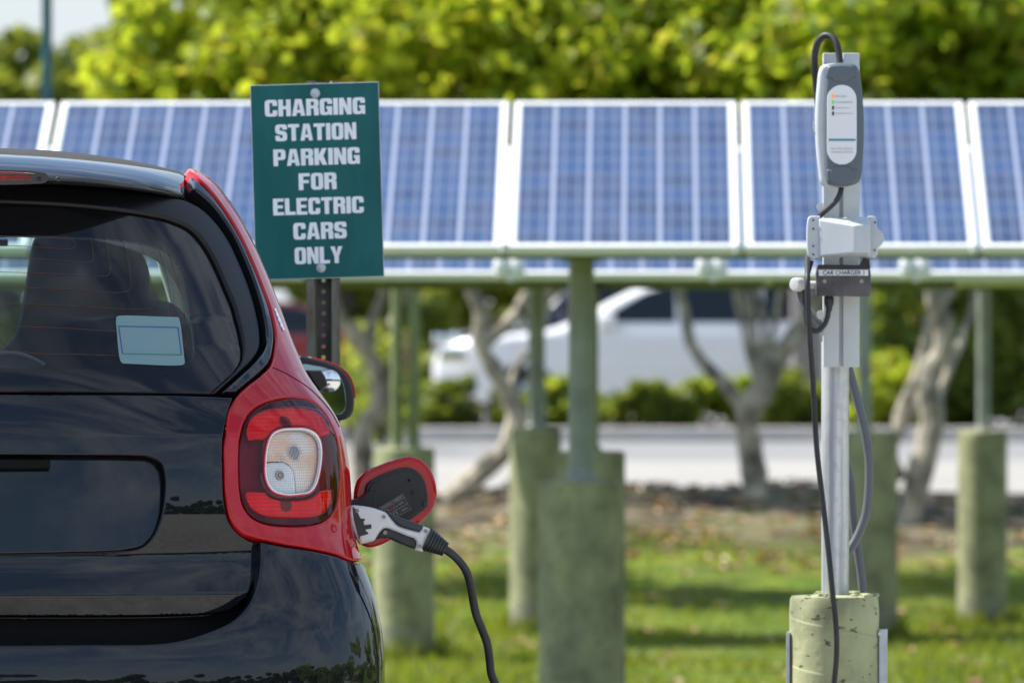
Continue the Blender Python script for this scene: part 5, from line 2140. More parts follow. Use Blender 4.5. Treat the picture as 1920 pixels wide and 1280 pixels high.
# --- charging flap, open
FY = 0.46
flap_px = [(664, 935), (666, 914), (673, 896), (688, 883), (717, 869.5), (745, 860), (767, 855.5), (786, 860), (802, 872.7), (813.5, 891.6), (819, 914), (818.5, 936), (810, 957), (795, 974), (774, 988), (735, 1011), (709, 1023), (691, 1025.5), (677, 1020), (668, 1005), (664, 975)]
flap = px_plate('charging_flap', flap_px, FY + .035, M['red_paint'], car, edge=7, flange=0.008, res=5, back=True, edge_m=0.008)
ins_px = [(683, 924), (687, 908), (705, 894), (743, 879), (761, 875.5), (778, 880.5), (791, 893), (799, 914), (801.5, 936), (799, 950), (786, 961), (765, 976), (735, 992), (706, 1006), (690, 1004), (683, 985), (681, 950)]
ins = px_plate('flap_liner', ins_px, FY + .035, M['satin_black'], flap, edge=4, flange=0.012, res=5, edge_m=0.006, off=0.010)
fcen = np.array([742, 940])
grp = [tuple(fcen + (np.array(p) - fcen) * .90) for p in ins_px]
px_plate('flap_inner_pad', grp, FY + .035, M['satin_black'], flap, edge=2.5, flange=0.006, res=5, edge_m=0.003, off=0.0135)
px_plate('flap_hinge', [(656, 938, K), (674, 933), (690, 922), (705.5, 921, K), (705.5, 955, K), (690, 962), (656, 966, K)], FY + .015, M['satin_black'], flap, edge=2.5, flange=0.02, edge_m=0.004)
px_plate('flap_catch', [(793, 938, K), (801.5, 938, K), (801.5, 950, K), (793, 950, K)], FY + .018, M['rubber'], flap, edge=1.2, flange=0.012, res=3)
disc_y('flap_screw', 767, 900, FY + .020, 2.6, M['matte_black'], flap)
disc_y('flap_screw', 775, 922.5, FY + .020, 4.2, M['rubber'], flap, ((1, 0), (1, -.002), (.7, -.003), (.5, -.001), (0, -.001)))

# printed sticker in the flap: text upside down, plug pictograms
lab_c = np.array([740.0, 955.0])
ang = math.atan2(-(927 - 954.5), (755 - 708))          # rise to the right
S_l = plane_at(FY + .0195, 740, 955)
e_u = S_l(np.array([[math.cos(ang), math.sin(ang)]]))[0][0] - S_l(np.array([[0, 0]]))[0][0]
e_v = S_l(np.array([[-math.sin(ang), math.cos(ang)]]))[0][0] - S_l(np.array([[0, 0]]))[0][0]
O_l = S_l(np.array([[0, 0]]))[0][0]
S_lab = flat(O_l, e_u, e_v)
lab = plate('flap_sticker', rrect(2, 2, 52, 32, 1.5), S_lab, M['sticker_dark'], flap, edge=0, flange=0.0005, res=20)
pr = MB()
n_l = -np.cross(e_v, e_u) / np.linalg.norm(np.cross(e_u, e_v))


def lab_line(mb, pts, r=0.38):
    s = np.linalg.norm(e_u)
    mb.tube([tuple(O_l + e_u * a + e_v * b + n_l * 0.0006) for a, b in pts], r * s, 5)


for pts in ([(-24, 17.8), (28, 17.8), (28, -14), (-24, -14), (-24, 17.8)], [(-24, 11), (28, 11)], [(-24, -2), (28, -2)]):
    lab_line(pr, pts, 0.30)
lab_line(pr, [(-18, 1), (-18, 8), (-11, 8), (-11, 1)], 0.5)
lab_line(pr, [(-9, 4), (-4, 4)], .35)
lab_line(pr, [(3, 4), (9, 4)], .35)
lab_line(pr, [(-6, -12), (-6, -5), (1, -5), (1, -12)], 0.6)
pr.build('sticker_print', M['print_grey'], lab)
y_ = MB()
for dy in (4, -9):
    lab_line(y_, [(11, dy), (13, dy + 1.6), (15, dy - 1), (17, dy + 1.2), (20, dy + .6), (22, dy)], .55)
y_.build('sticker_print', M['print_yellow'], lab)
y_ = MB()
lab_line(y_, [(-4, 0), (3, 8)], .7)
lab_line(y_, [(-4, 8), (3, 0)], .7)
y_.build('sticker_print', M['print_red'], lab)
y_ = MB()
lab_line(y_, [(-8, -9), (-5, -12), (2, -4)], .6)
y_.build('sticker_print', M['print_green'], lab)
y_ = MB()
for dy in (4.5, -8):
    lab_line(y_, [(20 + 2 * math.cos(t * .7), dy + 4 * math.sin(t * .7)) for t in range(10)], .4)
y_.build('sticker_print', M['print_blue'], lab)
eu, ev = e_u / np.linalg.norm(e_u), e_v / np.linalg.norm(e_v)
text_mesh('sticker_text', 'LADEN / CHARGE', 3.2 * np.linalg.norm(e_u), O_l + e_u * 2 + e_v * 14.4, -eu, -ev, M['print_grey'], lab, width=46 * np.linalg.norm(e_u), bold=0.01, off=0.0006)


# ------------------------------------------------------------------ charging connector and its cable
def adopt(o, root, loc):
    """move a mesh built in the surrounding space under its thing's Empty"""
    o.data.transform(Matrix.Translation(-Vector(loc)))
    o.parent = root
    o.location = (0, 0, 0)
    return o


CY = 0.285
c_loc = Vector(loc_at(735, 985, CY))
conn = empty('charging_connector', Mcar @ c_loc, CAR_YAW, label='white and black handled charging plug in the car, with its long black cable', cat='charging plug')


def cpl(name, px, mat, parent=None, y=CY, edge=3, thick=0.02, off=0.0, edge_m=None, res=4, step=2.0):
    o = px_plate(name, px, y, mat, None, edge=edge, flange=thick, res=res, back=True, step=step, edge_m=edge_m, off=off)
    o.data.transform(Matrix.Translation(-c_loc))
    o.parent = parent or conn
    return o


shell_px = [(652, 962), (656, 951), (663, 947.8), (683, 949), (700, 952), (711, 955.5), (727, 962.5), (736, 973), (748, 985), (770, 992), (786, 996, K), (793, 986, K), (806.5, 991), (808.4, 996), (801, 1015), (794, 1033), (792, 1034.5), (777, 1030, K), (781, 1018), (778, 1011), (760, 1004), (738, 995), (722, 991), (713, 999), (703.6, 1012), (690, 1017), (676, 1020.5, K), (664, 998), (656, 978)]
body_ = cpl('plug_body', shell_px, M['white_plastic'], edge=9, thick=.022, edge_m=.012)
cpl('grip', [(726, 960, K), (745, 967), (770, 976), (794, 985, K), (792, 992), (788, 996.5), (782, 996), (765, 991), (748, 984), (737, 975)], M['grip_navy'], body_, edge=6, thick=.020, off=.0005, edge_m=.010)
cpl('grip', [(704, 1011, K), (712, 1001), (719, 992), (727, 990.5), (742, 996), (765, 1005), (778, 1011), (781, 1017), (778, 1029, K), (762, 1023), (740, 1014), (727, 1008)], M['grip_black'], body_, edge=6, thick=.020, off=.0005, edge_m=.010)
# latch plate on the nose
cpl('latch_plate', [(661.5, 950, K), (668, 955), (673, 965), (676, 971), (678.5, 972, K), (684, 972, K), (684, 975.5, K), (681.5, 977, K), (683, 984, K), (696, 982.5, K), (696.5, 990, K), (685, 992, K), (686.5, 996, K), (690, 997, K), (690, 1000.5, K), (675, 1005, K), (674, 1011, K), (668, 990), (663, 970)], M['rubber'], body_, edge=1.0, thick=.006, off=.0025, res=3, step=3)
for x, y in ((669.5, 957), (719.5, 968.5), (722, 997.5), (798, 995), (786.5, 1024)):
    o = disc_y('screw', x, y, CY, 3.3, M['screw'], None, ((1.15, 0.004), (1.15, -.001), (.85, -.0014), (.8, -.0002), (.35, -.0002), (.3, .001), (0, .001)))
    o.location = Vector(o.location) - c_loc + Vector((0, -.0022, 0))
    o.parent = body_
# strain relief: stepped ribs round the cable
sr = MB()
A = Vector(loc_at(799, 1010, CY + .014)) - c_loc
B = Vector(loc_at(836, 1030, CY + .014)) - c_loc
ax = (B - A).normalized()
pts_, rad_ = [], []
for k in range(7):
    f0, f1 = k / 7, (k + .78) / 7
    rr = 0.0262 - 0.0112 * k / 7
    pts_ += [A.lerp(B, f0), A.lerp(B, f0 + .005), A.lerp(B, f1), A.lerp(B, f1 + .005)]
    rad_ += [rr * .84, rr, rr * .97, rr * .84]
sr.tube(pts_, rad_, 28)
sr.build('strain_relief', M['rubber'], conn, angle=30)

# cable: down from the plug to the ground, across to the charger post and up to its box
pl = [Mcar @ Vector(loc_at(x, y, CY + d)) for x, y, d in ((832, 1028, .014), (842, 1034, .016), (858, 1048, .03), (873, 1068, .05), (882, 1094, .07), (887, 1124, .09), (893, 1152, .10), (904, 1180, .11), (914, 1208, .12), (918, 1236, .13), (921, 1262, .14), (930, 1285, .15), (944, 1320, .17), (955, 1400, .2), (958, 1550, .25))]
e = pl[-1]
pl += [Vector((e.x + .05, e.y + .05, .05)), Vector((e.x + .2, e.y + .2, .012)), Vector((.25, 15.4, .012)), Vector((.62, 15.75, .012))]
n1 = len(pl)
up_px = [(1556, 1450), (1560, 1330), (1564, 1280), (1568.5, 1225), (1568, 1180), (1561, 1110), (1553, 1030), (1542, 935), (1531, 835), (1524.5, 720), (1519, 640), (1515, 565), (1514, 520), (1516, 478), (1520, 468)]
pl += [at(x, y, 15.86 + (0.12 if i > 12 else 0.0) + .015 * math.sin(i)) for i, (x, y) in enumerate(up_px)]
cp = catmull([tuple(p) for p in pl], False, 0.012)
cp = [np.array(p) for p in cp]
cz = np.array([p[2] for p in cp])
k0 = int(np.argmax(cz < .02)) if (cz < .02).any() else len(cp) // 2
rads = [0.0089 if i < k0 else max(0.0064, 0.0089 - (i - k0) * .0001) for i in range(len(cp))]
inv = conn_inv = (Matrix.Translation(Mcar @ c_loc) @ Matrix.Rotation(CAR_YAW, 4, 'Z')).inverted()
cb = MB().tube([tuple(inv @ Vector(p)) for p in cp], rads, 12)
cb.build('cable', M['grip_black'], conn, angle=80)

# ------------------------------------------------------------------ world-space plates for the sign and the charger
def wplate(name, px, D, mat, edge=2.0, flange=0.02, res=5, holes=(), back=True, step=2.0, edge_m=None, off=0.0, rings=4):
    cx = sum(p[0] for p in px) / len(px)
    cy = sum(p[1] for p in px) / len(px)
    S = flat(at(cx, cy, D), (D / F, 0, 0), (0, 0, D / F), off)

    def conv(pts):
        return smooth_outline([(p[0] - cx, cy - p[1]) + tuple(p[2:]) for p in pts], step)
    return plate(name, conv(px), S, mat, None, holes=[conv(h) for h in holes], edge=edge, flange=flange, res=res, back=back, rings=rings, edge_depth=edge_m if edge_m else edge * D / F)


# --- the sign on its U-channel post
SD = 16.4
ss = SD / F
sgc = at(594.7, 339.5, SD)
rot = R(1.65)
sex, sez = Vector((math.cos(rot), 0, math.sin(rot))), Vector((-math.sin(rot), 0, math.cos(rot)))
sign = empty('parking_sign', (sgc.x, SD, sgc.z - 0.2325), label='green sign with white letters reserving the charging space for electric cars', cat='sign')
o = plate('sign_plate', [(a * ss, b * ss) for a, b in rrect(0, 0, 241.5, 365, 3, 3)], flat(sgc, sex, sez), M['sign_green'], None, edge=0, flange=0.0018, res=0.05, back=True)
adopt(o, sign, sign.location)
splate = o
ed = MB()
corn = [sgc + sex * (a * 120.2 * ss) + sez * (b * 182 * ss) + Vector((0, -.0004, 0)) for a, b in ((-1, -1), (1, -1), (1, 1), (-1, 1), (-1, -1))]
for a, b in zip(corn, corn[1:]):
    ed.tube([tuple(a), tuple(b)], 0.0008, 5)
adopt(ed.build('sign_edge', M['aluminium']), sign, sign.location)


def rounded_poly(pts, n=4):
    """polygon with per-corner radius (x, y[, r])"""
    out = []
    m = len(pts)
    for i in range(m):
        p = np.array(pts[i][:2], float)
        r = pts[i][2] if len(pts[i]) > 2 else 0
        if r <= 0:
            out.append(tuple(p))
            continue
        a = np.array(pts[i - 1][:2], float) - p
        b = np.array(pts[(i + 1) % m][:2], float) - p
        la, lb = np.linalg.norm(a), np.linalg.norm(b)
        r = min(r, la * .5, lb * .5)
        p0, p1 = p + a / la * r, p + b / lb * r
        for k in range(n + 1):
            t = k / n
            out.append(tuple((1 - t) ** 2 * p0 + 2 * t * (1 - t) * p + t * t * p1))
    return out


def glyphs():
    w, s, t = .70, .265, .185
    g = {}
    i_ = .07
    g['C'] = ([(w, .63), (w, 1, .22), (0, 1, .22), (0, 0, .22), (w, 0, .22), (w, .37), (w - s, .37), (w - s, t, i_), (s, t, i_), (s, 1 - t, i_), (w - s, 1 - t, i_), (w - s, .63)], [])
    g['H'] = ([(0, 0), (s, 0), (s, .41), (w - s, .41), (w - s, 0), (w, 0), (w, 1), (w - s, 1), (w - s, .61), (s, .61), (s, 1), (0, 1)], [])
    g['A'] = ([(0, 0), (.245, 0), (.27, .18), (w - .23, .18), (w - .205, 0), (w + .04, 0), (w - .145, 1), (.185, 1)], [[(.295, .36), (w - .255, .36), (w / 2 + .02, .80)]])
    g['R'] = ([(0, 0), (s, 0), (s, .42), (w - s - .02, .42, .05), (w - s, 0), (w, 0), (w, .45, .1), (w - .07, .52), (w, .60, .08), (w, 1, .22), (0, 1)], [[(s, .60), (w - s, .60, .06), (w - s, .82, .06), (s, .82)]])
    g['G'] = ([(w, .66), (w, 1, .22), (0, 1, .22), (0, 0, .22), (w * .62, 0, .2), (w * .72, .07), (w * .80, 0), (w, 0), (w, .53), (w * .52, .53), (w * .52, .36), (w - s, .36), (w - s, t, i_), (s, t, i_), (s, 1 - t, i_), (w - s, 1 - t, i_), (w - s, .66)], [])
    g['I'] = ([(0, 0), (s, 0), (s, 1), (0, 1)], [])
    g['N'] = ([(0, 0), (s - .03, 0), (s - .03, .52), (w - s, 0), (w, 0), (w, 1), (w - s + .03, 1), (w - s + .03, .48), (s, 1), (0, 1)], [])
    g['S'] = ([(0, .33), (0, 0, .22), (w, 0, .22), (w, .56, .2), (s, .64, .06), (s, 1 - t, i_), (w - s, 1 - t, i_), (w - s, .68), (w, .68), (w, 1, .22), (0, 1, .22), (0, .45, .2), (w - s, .37, .06), (w - s, t, i_), (s, t, i_), (s, .33)], [])
    g['T'] = ([(w / 2 - s / 2 - .02, 0), (w / 2 + s / 2 - .02, 0), (w / 2 + s / 2 - .02, .80), (w - .04, .80), (w - .04, 1), (0, 1), (0, .80), (w / 2 - s / 2 - .02, .80)], [])
    g['O'] = ([(0, 0, .22), (w, 0, .22), (w, 1, .22), (0, 1, .22)], [[(s, t, i_), (w - s, t, i_), (w - s, 1 - t, i_), (s, 1 - t, i_)]])
    g['P'] = ([(0, 0), (s, 0), (s, .36), (w, .36, .2), (w, 1, .22), (0, 1)], [[(s, .54), (w - s, .54, .06), (w - s, .82, .06), (s, .82)]])
    g['K'] = ([(0, 0), (s, 0), (s, .36), (w - .24, 0), (w + .03, 0), (w - .18, .55), (w + .01, 1), (w - .25, 1), (s, .62), (s, 1), (0, 1)], [])
    g['F'] = ([(0, 0), (s, 0), (s, .40), (w - .12, .40), (w - .12, .59), (s, .59), (s, .81), (w - .06, .81), (w - .06, 1), (0, 1)], [])
    g['E'] = ([(0, 0), (w - .06, 0), (w - .06, .19), (s, .19), (s, .41), (w - .12, .41), (w - .12, .59), (s, .59), (s, .81), (w - .06, .81), (w - .06, 1), (0, 1)], [])
    g['L'] = ([(0, 0), (w - .08, 0), (w - .08, .20), (s, .20), (s, 1), (0, 1)], [])
    g['Y'] = ([(w / 2 - s / 2, 0), (w / 2 + s / 2, 0), (w / 2 + s / 2, .40), (w + .02, 1), (w - .25, 1), (w / 2, .62), (.25, 1), (-.02, 1), (w / 2 - s / 2, .40)], [])
    return g


GL = glyphs()


def sign_line(word, cx, cy, width, cap):
    vs, fs = [], []
    x = 0.0
    shapes = []
    for ch in word:
        out, hs = GL[ch]
        wd = max(p[0] for p in out)
        shapes.append((x, out, hs))
        x += wd + 0.062
    total = x - 0.062
    kx = width / total
    for x0, out, hs in shapes:
        loops = [rounded_poly(out)] + [rounded_poly(h) for h in hs]
        pts = np.array([p for l in loops for p in l])
        ed_, off = [], 0
        for l in loops:
            ed_ += [(off + i, off + (i + 1) % len(l)) for i in range(len(l))]
            off += len(l)
        r_ = delaunay_2d_cdt([Vector(p) for p in pts], ed_, [], 0, 1e-6)
        v2 = np.array([(v.x, v.y) for v in r_[0]])
        tri = np.array([f[:3] for f in r_[2]])
        c = v2[tri].mean(1)
        k = inside(c, loops[0])
        for h in loops[1:]:
            k &= ~inside(c, h)
        b = len(vs)
        base = at(cx, cy, SD)
        for a, bb in v2:
            p = Vector((base.x, SD, base.z)) + sex * (((a + x0 - total / 2) * kx) * ss) + sez * ((bb - .5) * cap * ss)
            vs.append((p.x, SD - 0.0013, p.z))
        fs += [tuple(int(i) + b for i in f) for f in tri[k]]
    o = add_mesh('sign_lettering', vs, fs, M['sign_white'], None, False)
    return adopt(o, sign, sign.location)


for word, cx, cy, wd in (('CHARGING', 590.5, 201, 188), ('STATION', 592, 247.5, 152), ('PARKING', 593.5, 294, 162), ('FOR', 595.5, 340, 71), ('ELECTRIC', 597, 386, 170), ('CARS', 600, 432.5, 100), ('ONLY', 597.5, 478.5, 90)):
    sign_line(word, cx, cy, wd, 31.5)
for x, y in ((591, 175), (602, 502)):
    b = MB().lathe([(.0115, 0), (.0115, -.002), (.0075, -.0025), (.007, -.008), (.004, -.009), (.0005, -.009)], 20, axis='y').build('sign_bolt', M['galvanised'])
    p = at(x, y, SD)
    b.location = Vector((p.x, SD - .0012, p.z)) - Vector(sign.location)
    b.parent = sign

# post: hat-section channel with a row of holes down the web
PD = SD + 0.004
pb_ = at(606, 600, PD)
spost = empty('sign_post', (pb_.x, PD, 0.0), label='rusty green steel channel post with a row of holes behind the sign', cat='post')
sc2 = PD / F
ztop = at(600, 152, PD).z
hw = 31.5 * sc2
webw = 9.5 * sc2
holes_ = []
zc_ = ztop - 0.03
while zc_ > 0.05:
    holes_.append(circle(0, zc_, 0.0052, 12))
    zc_ -= 20.6 * sc2
web = plate('post_web', [(-webw * 1.3, 0), (webw * 1.3, 0), (webw * 1.3, ztop), (-webw * 1.3, ztop)], flat((0, .034, 0), (1, 0, 0), (0, 0, 1)), M['dark_steel'], spost, holes=holes_, edge=0, flange=0.003, res=0.2, back=True)  # darker steel colour on the web stands for the shade inside the channel
fl = MB()
for s in (-1, 1):
    prof = [(s * hw, .001), (s * hw * .52, .001), (s * webw * 1.25, .034), (s * webw * 1.25, .037), (s * hw * .55, .004), (s * hw, .004)]
    vs = [(x, y, z) for z in (0, ztop) for x, y in prof]
    n = len(prof)
    fs = [(k, (k + 1) % n, n + (k + 1) % n, n + k) for k in range(n)] + [tuple(range(n - 1, -1, -1)), tuple(range(n, 2 * n))]
    fo = MB().add(vs, fs).build('post_flange', M['post_steel'], spost, smooth=False)

# ------------------------------------------------------------------ charger post and everything mounted on it
CD = 16.0
cs = CD / F


def thing_at(name, px, py, D, label, cat, group=None):
    return empty(name, at(px, py, D), 0, label, cat, group)


# concrete footing
g = random.Random(2)
top = at(1564, 1116, 16.05)
rr = 84 * 16.05 / F
t = MB()
prof = [(rr, -0.05)] + [(rr * (1 + g.uniform(-.006, .006)), k * (top.z) / 16) for k in range(1, 16)] + [(rr * .985, top.z - .008), (rr * .955, top.z - .001), (rr * .6, top.z + .001), (rr * .1, top.z + .003)]
t.lathe(prof, 56)
for k in range(26):
    a, q = g.uniform(0, 6.28), g.uniform(.55, .95)
    s_ = g.uniform(.004, .014)
    t.box((math.cos(a) * rr * q, math.sin(a) * rr * q, top.z + s_ * .1), (s_ * 1.8, s_ * 1.4, s_), Matrix.Rotation(g.uniform(0, 3), 3, 'Z'), bev=s_ * .3)
foot = t.build('charger_footing', M['concrete'])
foot.location = (top.x, 16.05, 0)
tag(foot, 'pale green concrete pier under the charger, nearest of all the piers', 'pier')
for px, w, lb in ((1477, 6, 'thin steel strap on the left side of the charger pier'), (1656, 14, 'folded steel strap on the right side of the charger pier')):
    a = at(px, 1163 if px > 1600 else 1168, 16.02)
    t = MB()
    ww = w * cs
    t.box((0, 0, a.z / 2 - .02), (ww, .004, a.z), bev=.001)
    t.box((-ww / 2 if px > 1600 else ww / 2, .02, a.z / 2 - .02), (.003, .04, a.z), bev=.001)
    if px > 1600:
        t.box((ww / 2, .012, a.z / 2 - .02), (.003, .024, a.z), bev=.001)
        t.lathe([(.0005, -.012), (.005, -.012), (.006, -.006), (.006, 0)], 12, (-ww / 2 + .001, 0, a.z - .03), axis='y')
    o = t.build('steel_strap', M['galvanised'])
    o.location = (a.x, 16.02, 0)
    tag(o, lb, 'strap')

cpost = thing_at('charger_post', 1566, 1114, 16.06, 'galvanised pipe post with white channel that carries the charger', 'post')
pz = at(1566, 1114, 16.06).z
ph_ = at(1566, 640, 16.06).z - pz
MB().lathe([(26 * cs, -.03), (26 * cs, ph_)], 36).build('pole', M['galvanised_pipe'], cpost)
ch = MB()
zt_, zb_ = at(0, 100, 16.0).z - pz, at(0, 688, 16.0).z - pz
xc = (1574 - 1566) * cs
hz, hc = zt_ - zb_, (zt_ + zb_) / 2
for xa, xb in ((1541, 1571), (1578, 1609)):
    ch.box((((xa + xb) / 2 - 1566) * cs, -.052, hc), ((xb - xa) * cs, .036, hz), bev=.0025)
ch.box((xc + .0005, -.045, hc), (12 * cs, .02, hz - .004), bev=.001)
ch.box((xc, -.036, hc - .1), (.03, .016, hz - .25), bev=.002)
ch.build('mounting_channel', M['channel_grey'], cpost)
hb = MB()
for zz_, px_ in ((388, 1541), (590, 1541)):
    p = at(px_, zz_, 15.97)
    hb.lathe([(.011, -.006), (.011, 0), (.006, .001), (.006, .004)], 14, (p.x - cpost.location.x, -.06, p.z - pz), axis='y')
hb.build('side_tab', M['white_alu'], cpost)

# charger unit
UD = 15.90
unit = thing_at('charger_unit', 1575, 350, UD, 'grey handheld style charger with oval white label high on the post', 'charger')
out_px = [(1542, 123), (1556, 119), (1571, 117.5), (1588, 118), (1602, 119.5), (1609, 125), (1613, 140), (1616.5, 160), (1619.5, 190), (1621, 225), (1621, 258), (1619, 295), (1616.5, 325), (1613, 341), (1606, 347), (1594, 350), (1578, 351.5), (1560, 350.5), (1546, 348.5), (1540, 341), (1537, 322), (1533, 285), (1530.5, 240), (1531, 200), (1534, 160), (1537, 134)]
o = wplate('charger_back', [(p[0] - 1.2, p[1] + .6) for p in out_px], UD, M['grey_plastic'], edge=9, flange=.022, edge_m=.016, res=3, step=1.2, rings=9)
adopt(o, unit, unit.location)
face_px = [(1549, 124), (1560, 120), (1572, 118), (1590, 118.5), (1603, 121), (1610, 130), (1614, 150), (1618, 185), (1620, 225), (1620, 260), (1618, 300), (1615, 328), (1610, 342), (1596, 348), (1578, 350), (1562, 348.5), (1552, 345), (1549, 330), (1546.5, 290), (1545.5, 240), (1546, 190), (1547.5, 150)]
o = wplate('charger_front', face_px, UD - .010, M['slate_plastic'], edge=9, flange=.02, edge_m=.007)
adopt(o, unit, unit.location)
front = o
for pts in ([(1553, 126), (1570, 122), (1585, 122), (1600, 126), (1603, 146), (1596, 146), (1592, 152), (1562, 152), (1558, 146), (1550, 146)], [(1551, 318), (1559, 318), (1563, 313), (1594, 313), (1598, 318), (1607, 318), (1604, 340), (1580, 345), (1556, 340)]):
    adopt(wplate('end_pad', pts, UD - .0125, M['slate_plastic'], edge=4, flange=.004, edge_m=.0025), front, unit.location)
o = wplate('status_label', rrect(1578.5, 234, 55, 149, 27, 10), UD - .0112, M['label_white'], edge=.8, flange=.0015, step=3)
adopt(o, unit, unit.location)
slab = o
LY = UD - .0117


def lab_text(s, px, py, hpx, wpx, mat, align='LEFT', D=LY, root=unit, par=None, bold=0.0):
    o = text_mesh('label_text', s, hpx * D / F, at(px, py, D), (1, 0, 0), (0, 0, 1), mat, None, width=wpx * D / F, align=align, bold=bold)
    adopt(o, root, root.location)
    o.parent = par or root
    return o


M['print_soft'] = pmat('print_soft', (0.34, 0.36, 0.37), rough=0.5, vary=0)
lab_text('POWER', 1565.5, 181, 3.6, 22, M['print_soft'], par=slab)
lab_text('CHARGING', 1565.5, 192, 3.6, 33, M['print_soft'], par=slab)
lab_text('POWER FAULT', 1565.5, 202.5, 2.8, 29, M['print_soft'], par=slab)
lab_text('CHARGER FAULT', 1565.5, 213, 2.8, 35, M['print_soft'], par=slab)
lab_text('ELECTRIC VEHICLE', 1579, 279, 3.2, 41, M['print_soft'], 'CENTER', par=slab)
lab_text('CHARGING STATION', 1579, 285.5, 3.2, 40, M['print_soft'], 'CENTER', par=slab)
for y, mt in ((181, 'led_orange'), (192, 'led_green'), (202.5, 'print_black'), (213, 'print_black')):
    p = at(1562, y, LY)
    o = MB().box((0, 0, 0), (3.6 * cs, .0012, 7 * cs), bev=.0004).build('status_light', M[mt], slab)
    o.location = p - Vector(unit.location)
p = at(1579, 262.5, LY)
o = MB().box((0, 0, 0), (50 * cs, .0006, 4.2 * cs)).build('label_stripe', M['print_teal'], slab)
o.location = p - Vector(unit.location)
# wire bail on the left side
q = [at(1530, 220, UD + .02), at(1525.5, 232, UD + .02), at(1526, 245, UD + .02), at(1530, 254, UD + .02)]
o = MB().tube(catmull([tuple(a) for a in q], False, .004), .0015, 6).build('side_clip', M['galvanised'])
adopt(o, unit, unit.location)


def hose(name, px, D, r_px, mat, root=None, ribs=0.0, dd=None, n=14):
    pts = [tuple(at(x, y, D + (dd[i] if dd else 0))) for i, (x, y) in enumerate(px)]
    c = catmull(pts, False, .0035 if ribs else .008)
    r = r_px * D / F
    rad = [r * (1 + (ribs if (i % 2) else -ribs)) for i in range(len(c))] if ribs else r
    o = MB().tube(c, rad, n).build(name, mat, None, angle=90)
    if root is not None:
        adopt(o, root, root.location)
    return o


hose('input_lead', [(1534, 200), (1530, 160), (1527.5, 125), (1529, 95), (1536, 76), (1548, 66.5), (1560, 70), (1569, 84), (1573.5, 104), (1575, 122)], 15.93, 6.3, M['grip_black'], unit, 0.06, dd=[.05, .05, .045, .04, .03, .02, .01, 0, -.005, -.01])
hose('output_lead', [(1578, 345), (1576, 360), (1568, 376), (1554, 390), (1541, 401), (1528, 416), (1522, 440), (1520, 470)], 15.93, 5.2, M['grip_black'], unit, dd=[-.01, -.02, -.02, -.01, 0, .03, .05, .05])

# plug holder box
HD = 15.92
box = thing_at('plug_holder', 1575, 484, HD, 'pale grey plug holder box with flanges, below the charger', 'plug holder')
lx = lambda px: (px - 1575) * HD / F
lz = lambda py: at(0, py, HD).z - box.location.z
def prism(pts, faces):
    return [(lx(a), d, lz(b)) for a, b, d in pts], faces
bm_ = MB()
v_ = [(1535, 409, .0), (1630, 405.5, .0), (1630, 421, -.050), (1601, 423, -.055), (1535, 411, -.012),
      (1535, 482, .0), (1630, 484, .0), (1630, 473, -.050), (1601, 475, -.055), (1535, 481, -.012)]
f_ = [(0, 1, 2, 3, 4), (4, 3, 8, 9), (3, 2, 7, 8), (9, 8, 7, 6, 5), (1, 6, 7, 2), (0, 4, 9, 5), (0, 5, 6, 1)]
vv_, ff_ = prism(v_, f_)
bm_.add(vv_, ff_)
shell_o = bm_.build('holder_shell', M['grey_plastic'], box, smooth=False)
bv = shell_o.modifiers.new('bevel', 'BEVEL')
bv.width = .004
bv.segments = 3
bv.limit_method = 'ANGLE'
adopt(wplate('holder_flange', [(1518, 406), (1538, 405, K), (1538, 483.5, K), (1519, 483), (1515, 478), (1514.5, 412)], HD - .006, M['grey_plastic'], edge=3, flange=.012), box, box.location)
adopt(wplate('holder_flange', [(1628, 405, K), (1640, 406), (1643.5, 412), (1645, 426), (1655, 438), (1658, 450), (1653, 459), (1647, 464), (1645, 478), (1640, 483, K), (1628, 483, K)], HD + .004, M['grey_plastic'], edge=2.5, flange=.012), box, box.location)
for x, y in ((1525, 413), (1525, 429), (1525, 461.5), (1525, 477), (1641, 417), (1640, 469)):
    o = MB().lathe([(.0026, 0), (.0026, -.0018), (.0012, -.002)], 10, axis='y').build('screw', M['dark_steel'], box)
    o.location = at(x, y, HD - (.008 if x < 1600 else -.002)) - Vector(box.location)

# black outlet bracket with its label strip
BD = 15.93
br = thing_at('outlet_box', 1582, 556, BD, 'worn black outlet box with white label strip below the plug holder', 'outlet box')
adopt(wplate('box_body', [(1534, 498, K), (1629, 502, K), (1631.5, 506), (1631.5, 554), (1629, 556, K), (1533, 555, K), (1531, 551), (1532.5, 501)], BD - .02, M['dark_steel'], edge=3, flange=.05), br, br.location)
adopt(wplate('box_hood', [(1534, 496, K), (1612, 497, K), (1619, 484, K), (1630, 486, K), (1632, 500), (1632, 504, K), (1534, 503, K)], BD - .026, M['satin_black'], edge=2, flange=.05), br, br.location)
o = wplate('label_strip', [(1535, 505.5, K), (1628, 505.5, K), (1628, 517, K), (1535, 517, K)], BD - .0205, M['label_white'], edge=.5, flange=.001, step=8)
adopt(o, br, br.location)
lab_text('CAR CHARGER 1', 1581.5, 511.3, 8.0, 78, M['print_black'], 'CENTER', D=BD - .0211, root=br, par=o, bold=0.008)
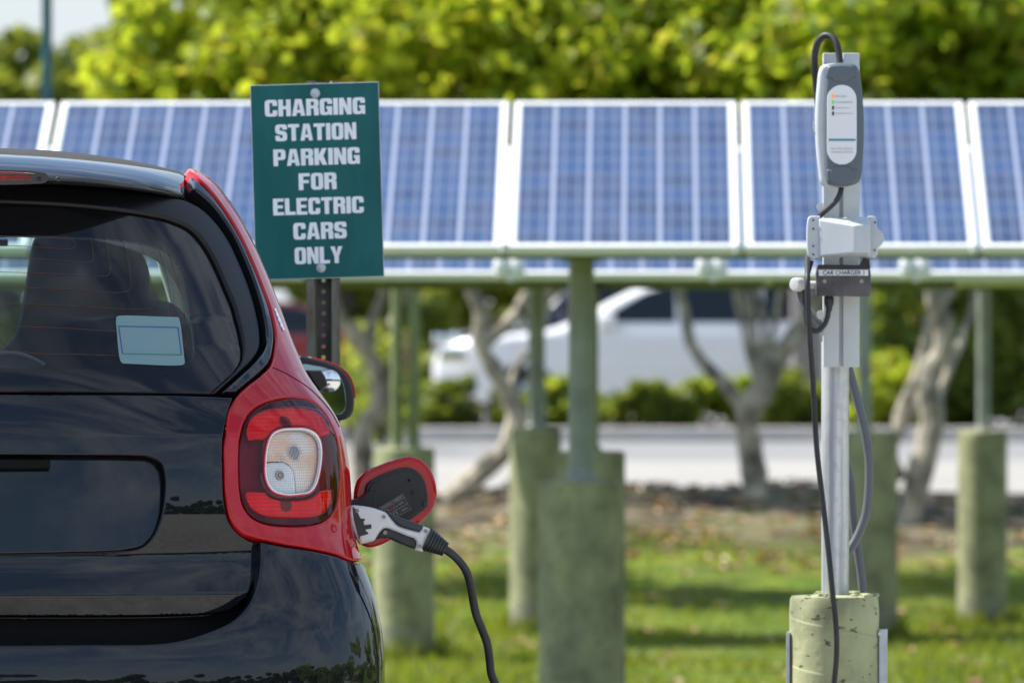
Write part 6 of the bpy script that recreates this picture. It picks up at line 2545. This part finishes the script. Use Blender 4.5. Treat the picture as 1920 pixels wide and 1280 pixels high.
for x, y in ((1546, 527), (1615.5, 527)):
    o = MB().lathe([(.0048, 0), (.0048, -.002), (.0022, -.0024), (.0018, -.001)], 14, axis='y').build('screw', M['screw'], br)
    o.location = at(x, y, BD - .0205) - Vector(br.location)
# plug and looped flex under it
pg = thing_at('plug_lead', 1554, 620, BD, 'black plug and looped flexible lead under the outlet box', 'lead')
o = MB().lathe([(7 * cs, 0), (9 * cs, -.004), (9 * cs, -.018), (6.5 * cs, -.024), (5.5 * cs, -.034)], 16, axis='z').build('plug', M['rubber'])
o.location = at(1554.5, 555, BD + .003) - Vector(pg.location)
o.parent = pg
hose('lead', [(1554, 578), (1551, 596), (1543, 612), (1530, 621), (1519, 615), (1511, 597), (1507.5, 572), (1509, 545), (1514, 515), (1521, 490)], BD + .003, 5.0, M['rubber'], pg, 0.05, dd=[0, 0, 0, -.005, -.005, 0, .01, .02, .03, .04])
# grey elbow at the left
el = thing_at('conduit_elbow', 1500, 560, 15.95, 'pale pipe elbow sticking out left of the outlet box', 'pipe elbow')
hose('elbow_pipe', [(1534, 534), (1520, 534), (1508, 534)], 15.95, 7.5, M['pvc'], el)
o = MB().lathe([(2 * cs, -.019), (10 * cs, -.018), (12.5 * cs, -.014), (13 * cs, -.008), (13 * cs, .008), (9.5 * cs, .011)], 28, axis='x').build('elbow_cap', M['pvc'])
o.rotation_euler = (0, 0, R(52))
o.location = at(1497, 533.5, 15.95) - Vector(el.location)
o.parent = el
hose('elbow_drop', [(1499, 540), (1503, 556), (1512, 575), (1524, 592), (1538, 608), (1552, 622)], 15.97, 7.5, M['conduit'], el, dd=[0, .01, .03, .05, .07, .09])

# corrugated conduits behind the pole
o = hose('flexible_conduit', [(1585, 660), (1594, 700), (1606, 745), (1621, 805), (1629, 860), (1629, 915), (1623, 965), (1608, 1005), (1590, 1035), (1575, 1060)], 16.14, 8.3, M['conduit'], None, 0.05)
tag(o, 'grey corrugated conduit bowing out to the right of the steel pole', 'conduit')
o = hose('flexible_conduit', [(1580, 840), (1594, 900), (1600, 970), (1608, 1030), (1615, 1080), (1619, 1130)], 16.18, 8.0, M['conduit'], None, 0.05)
tag(o, 'grey corrugated conduit running down close behind the pole to the pier', 'conduit')
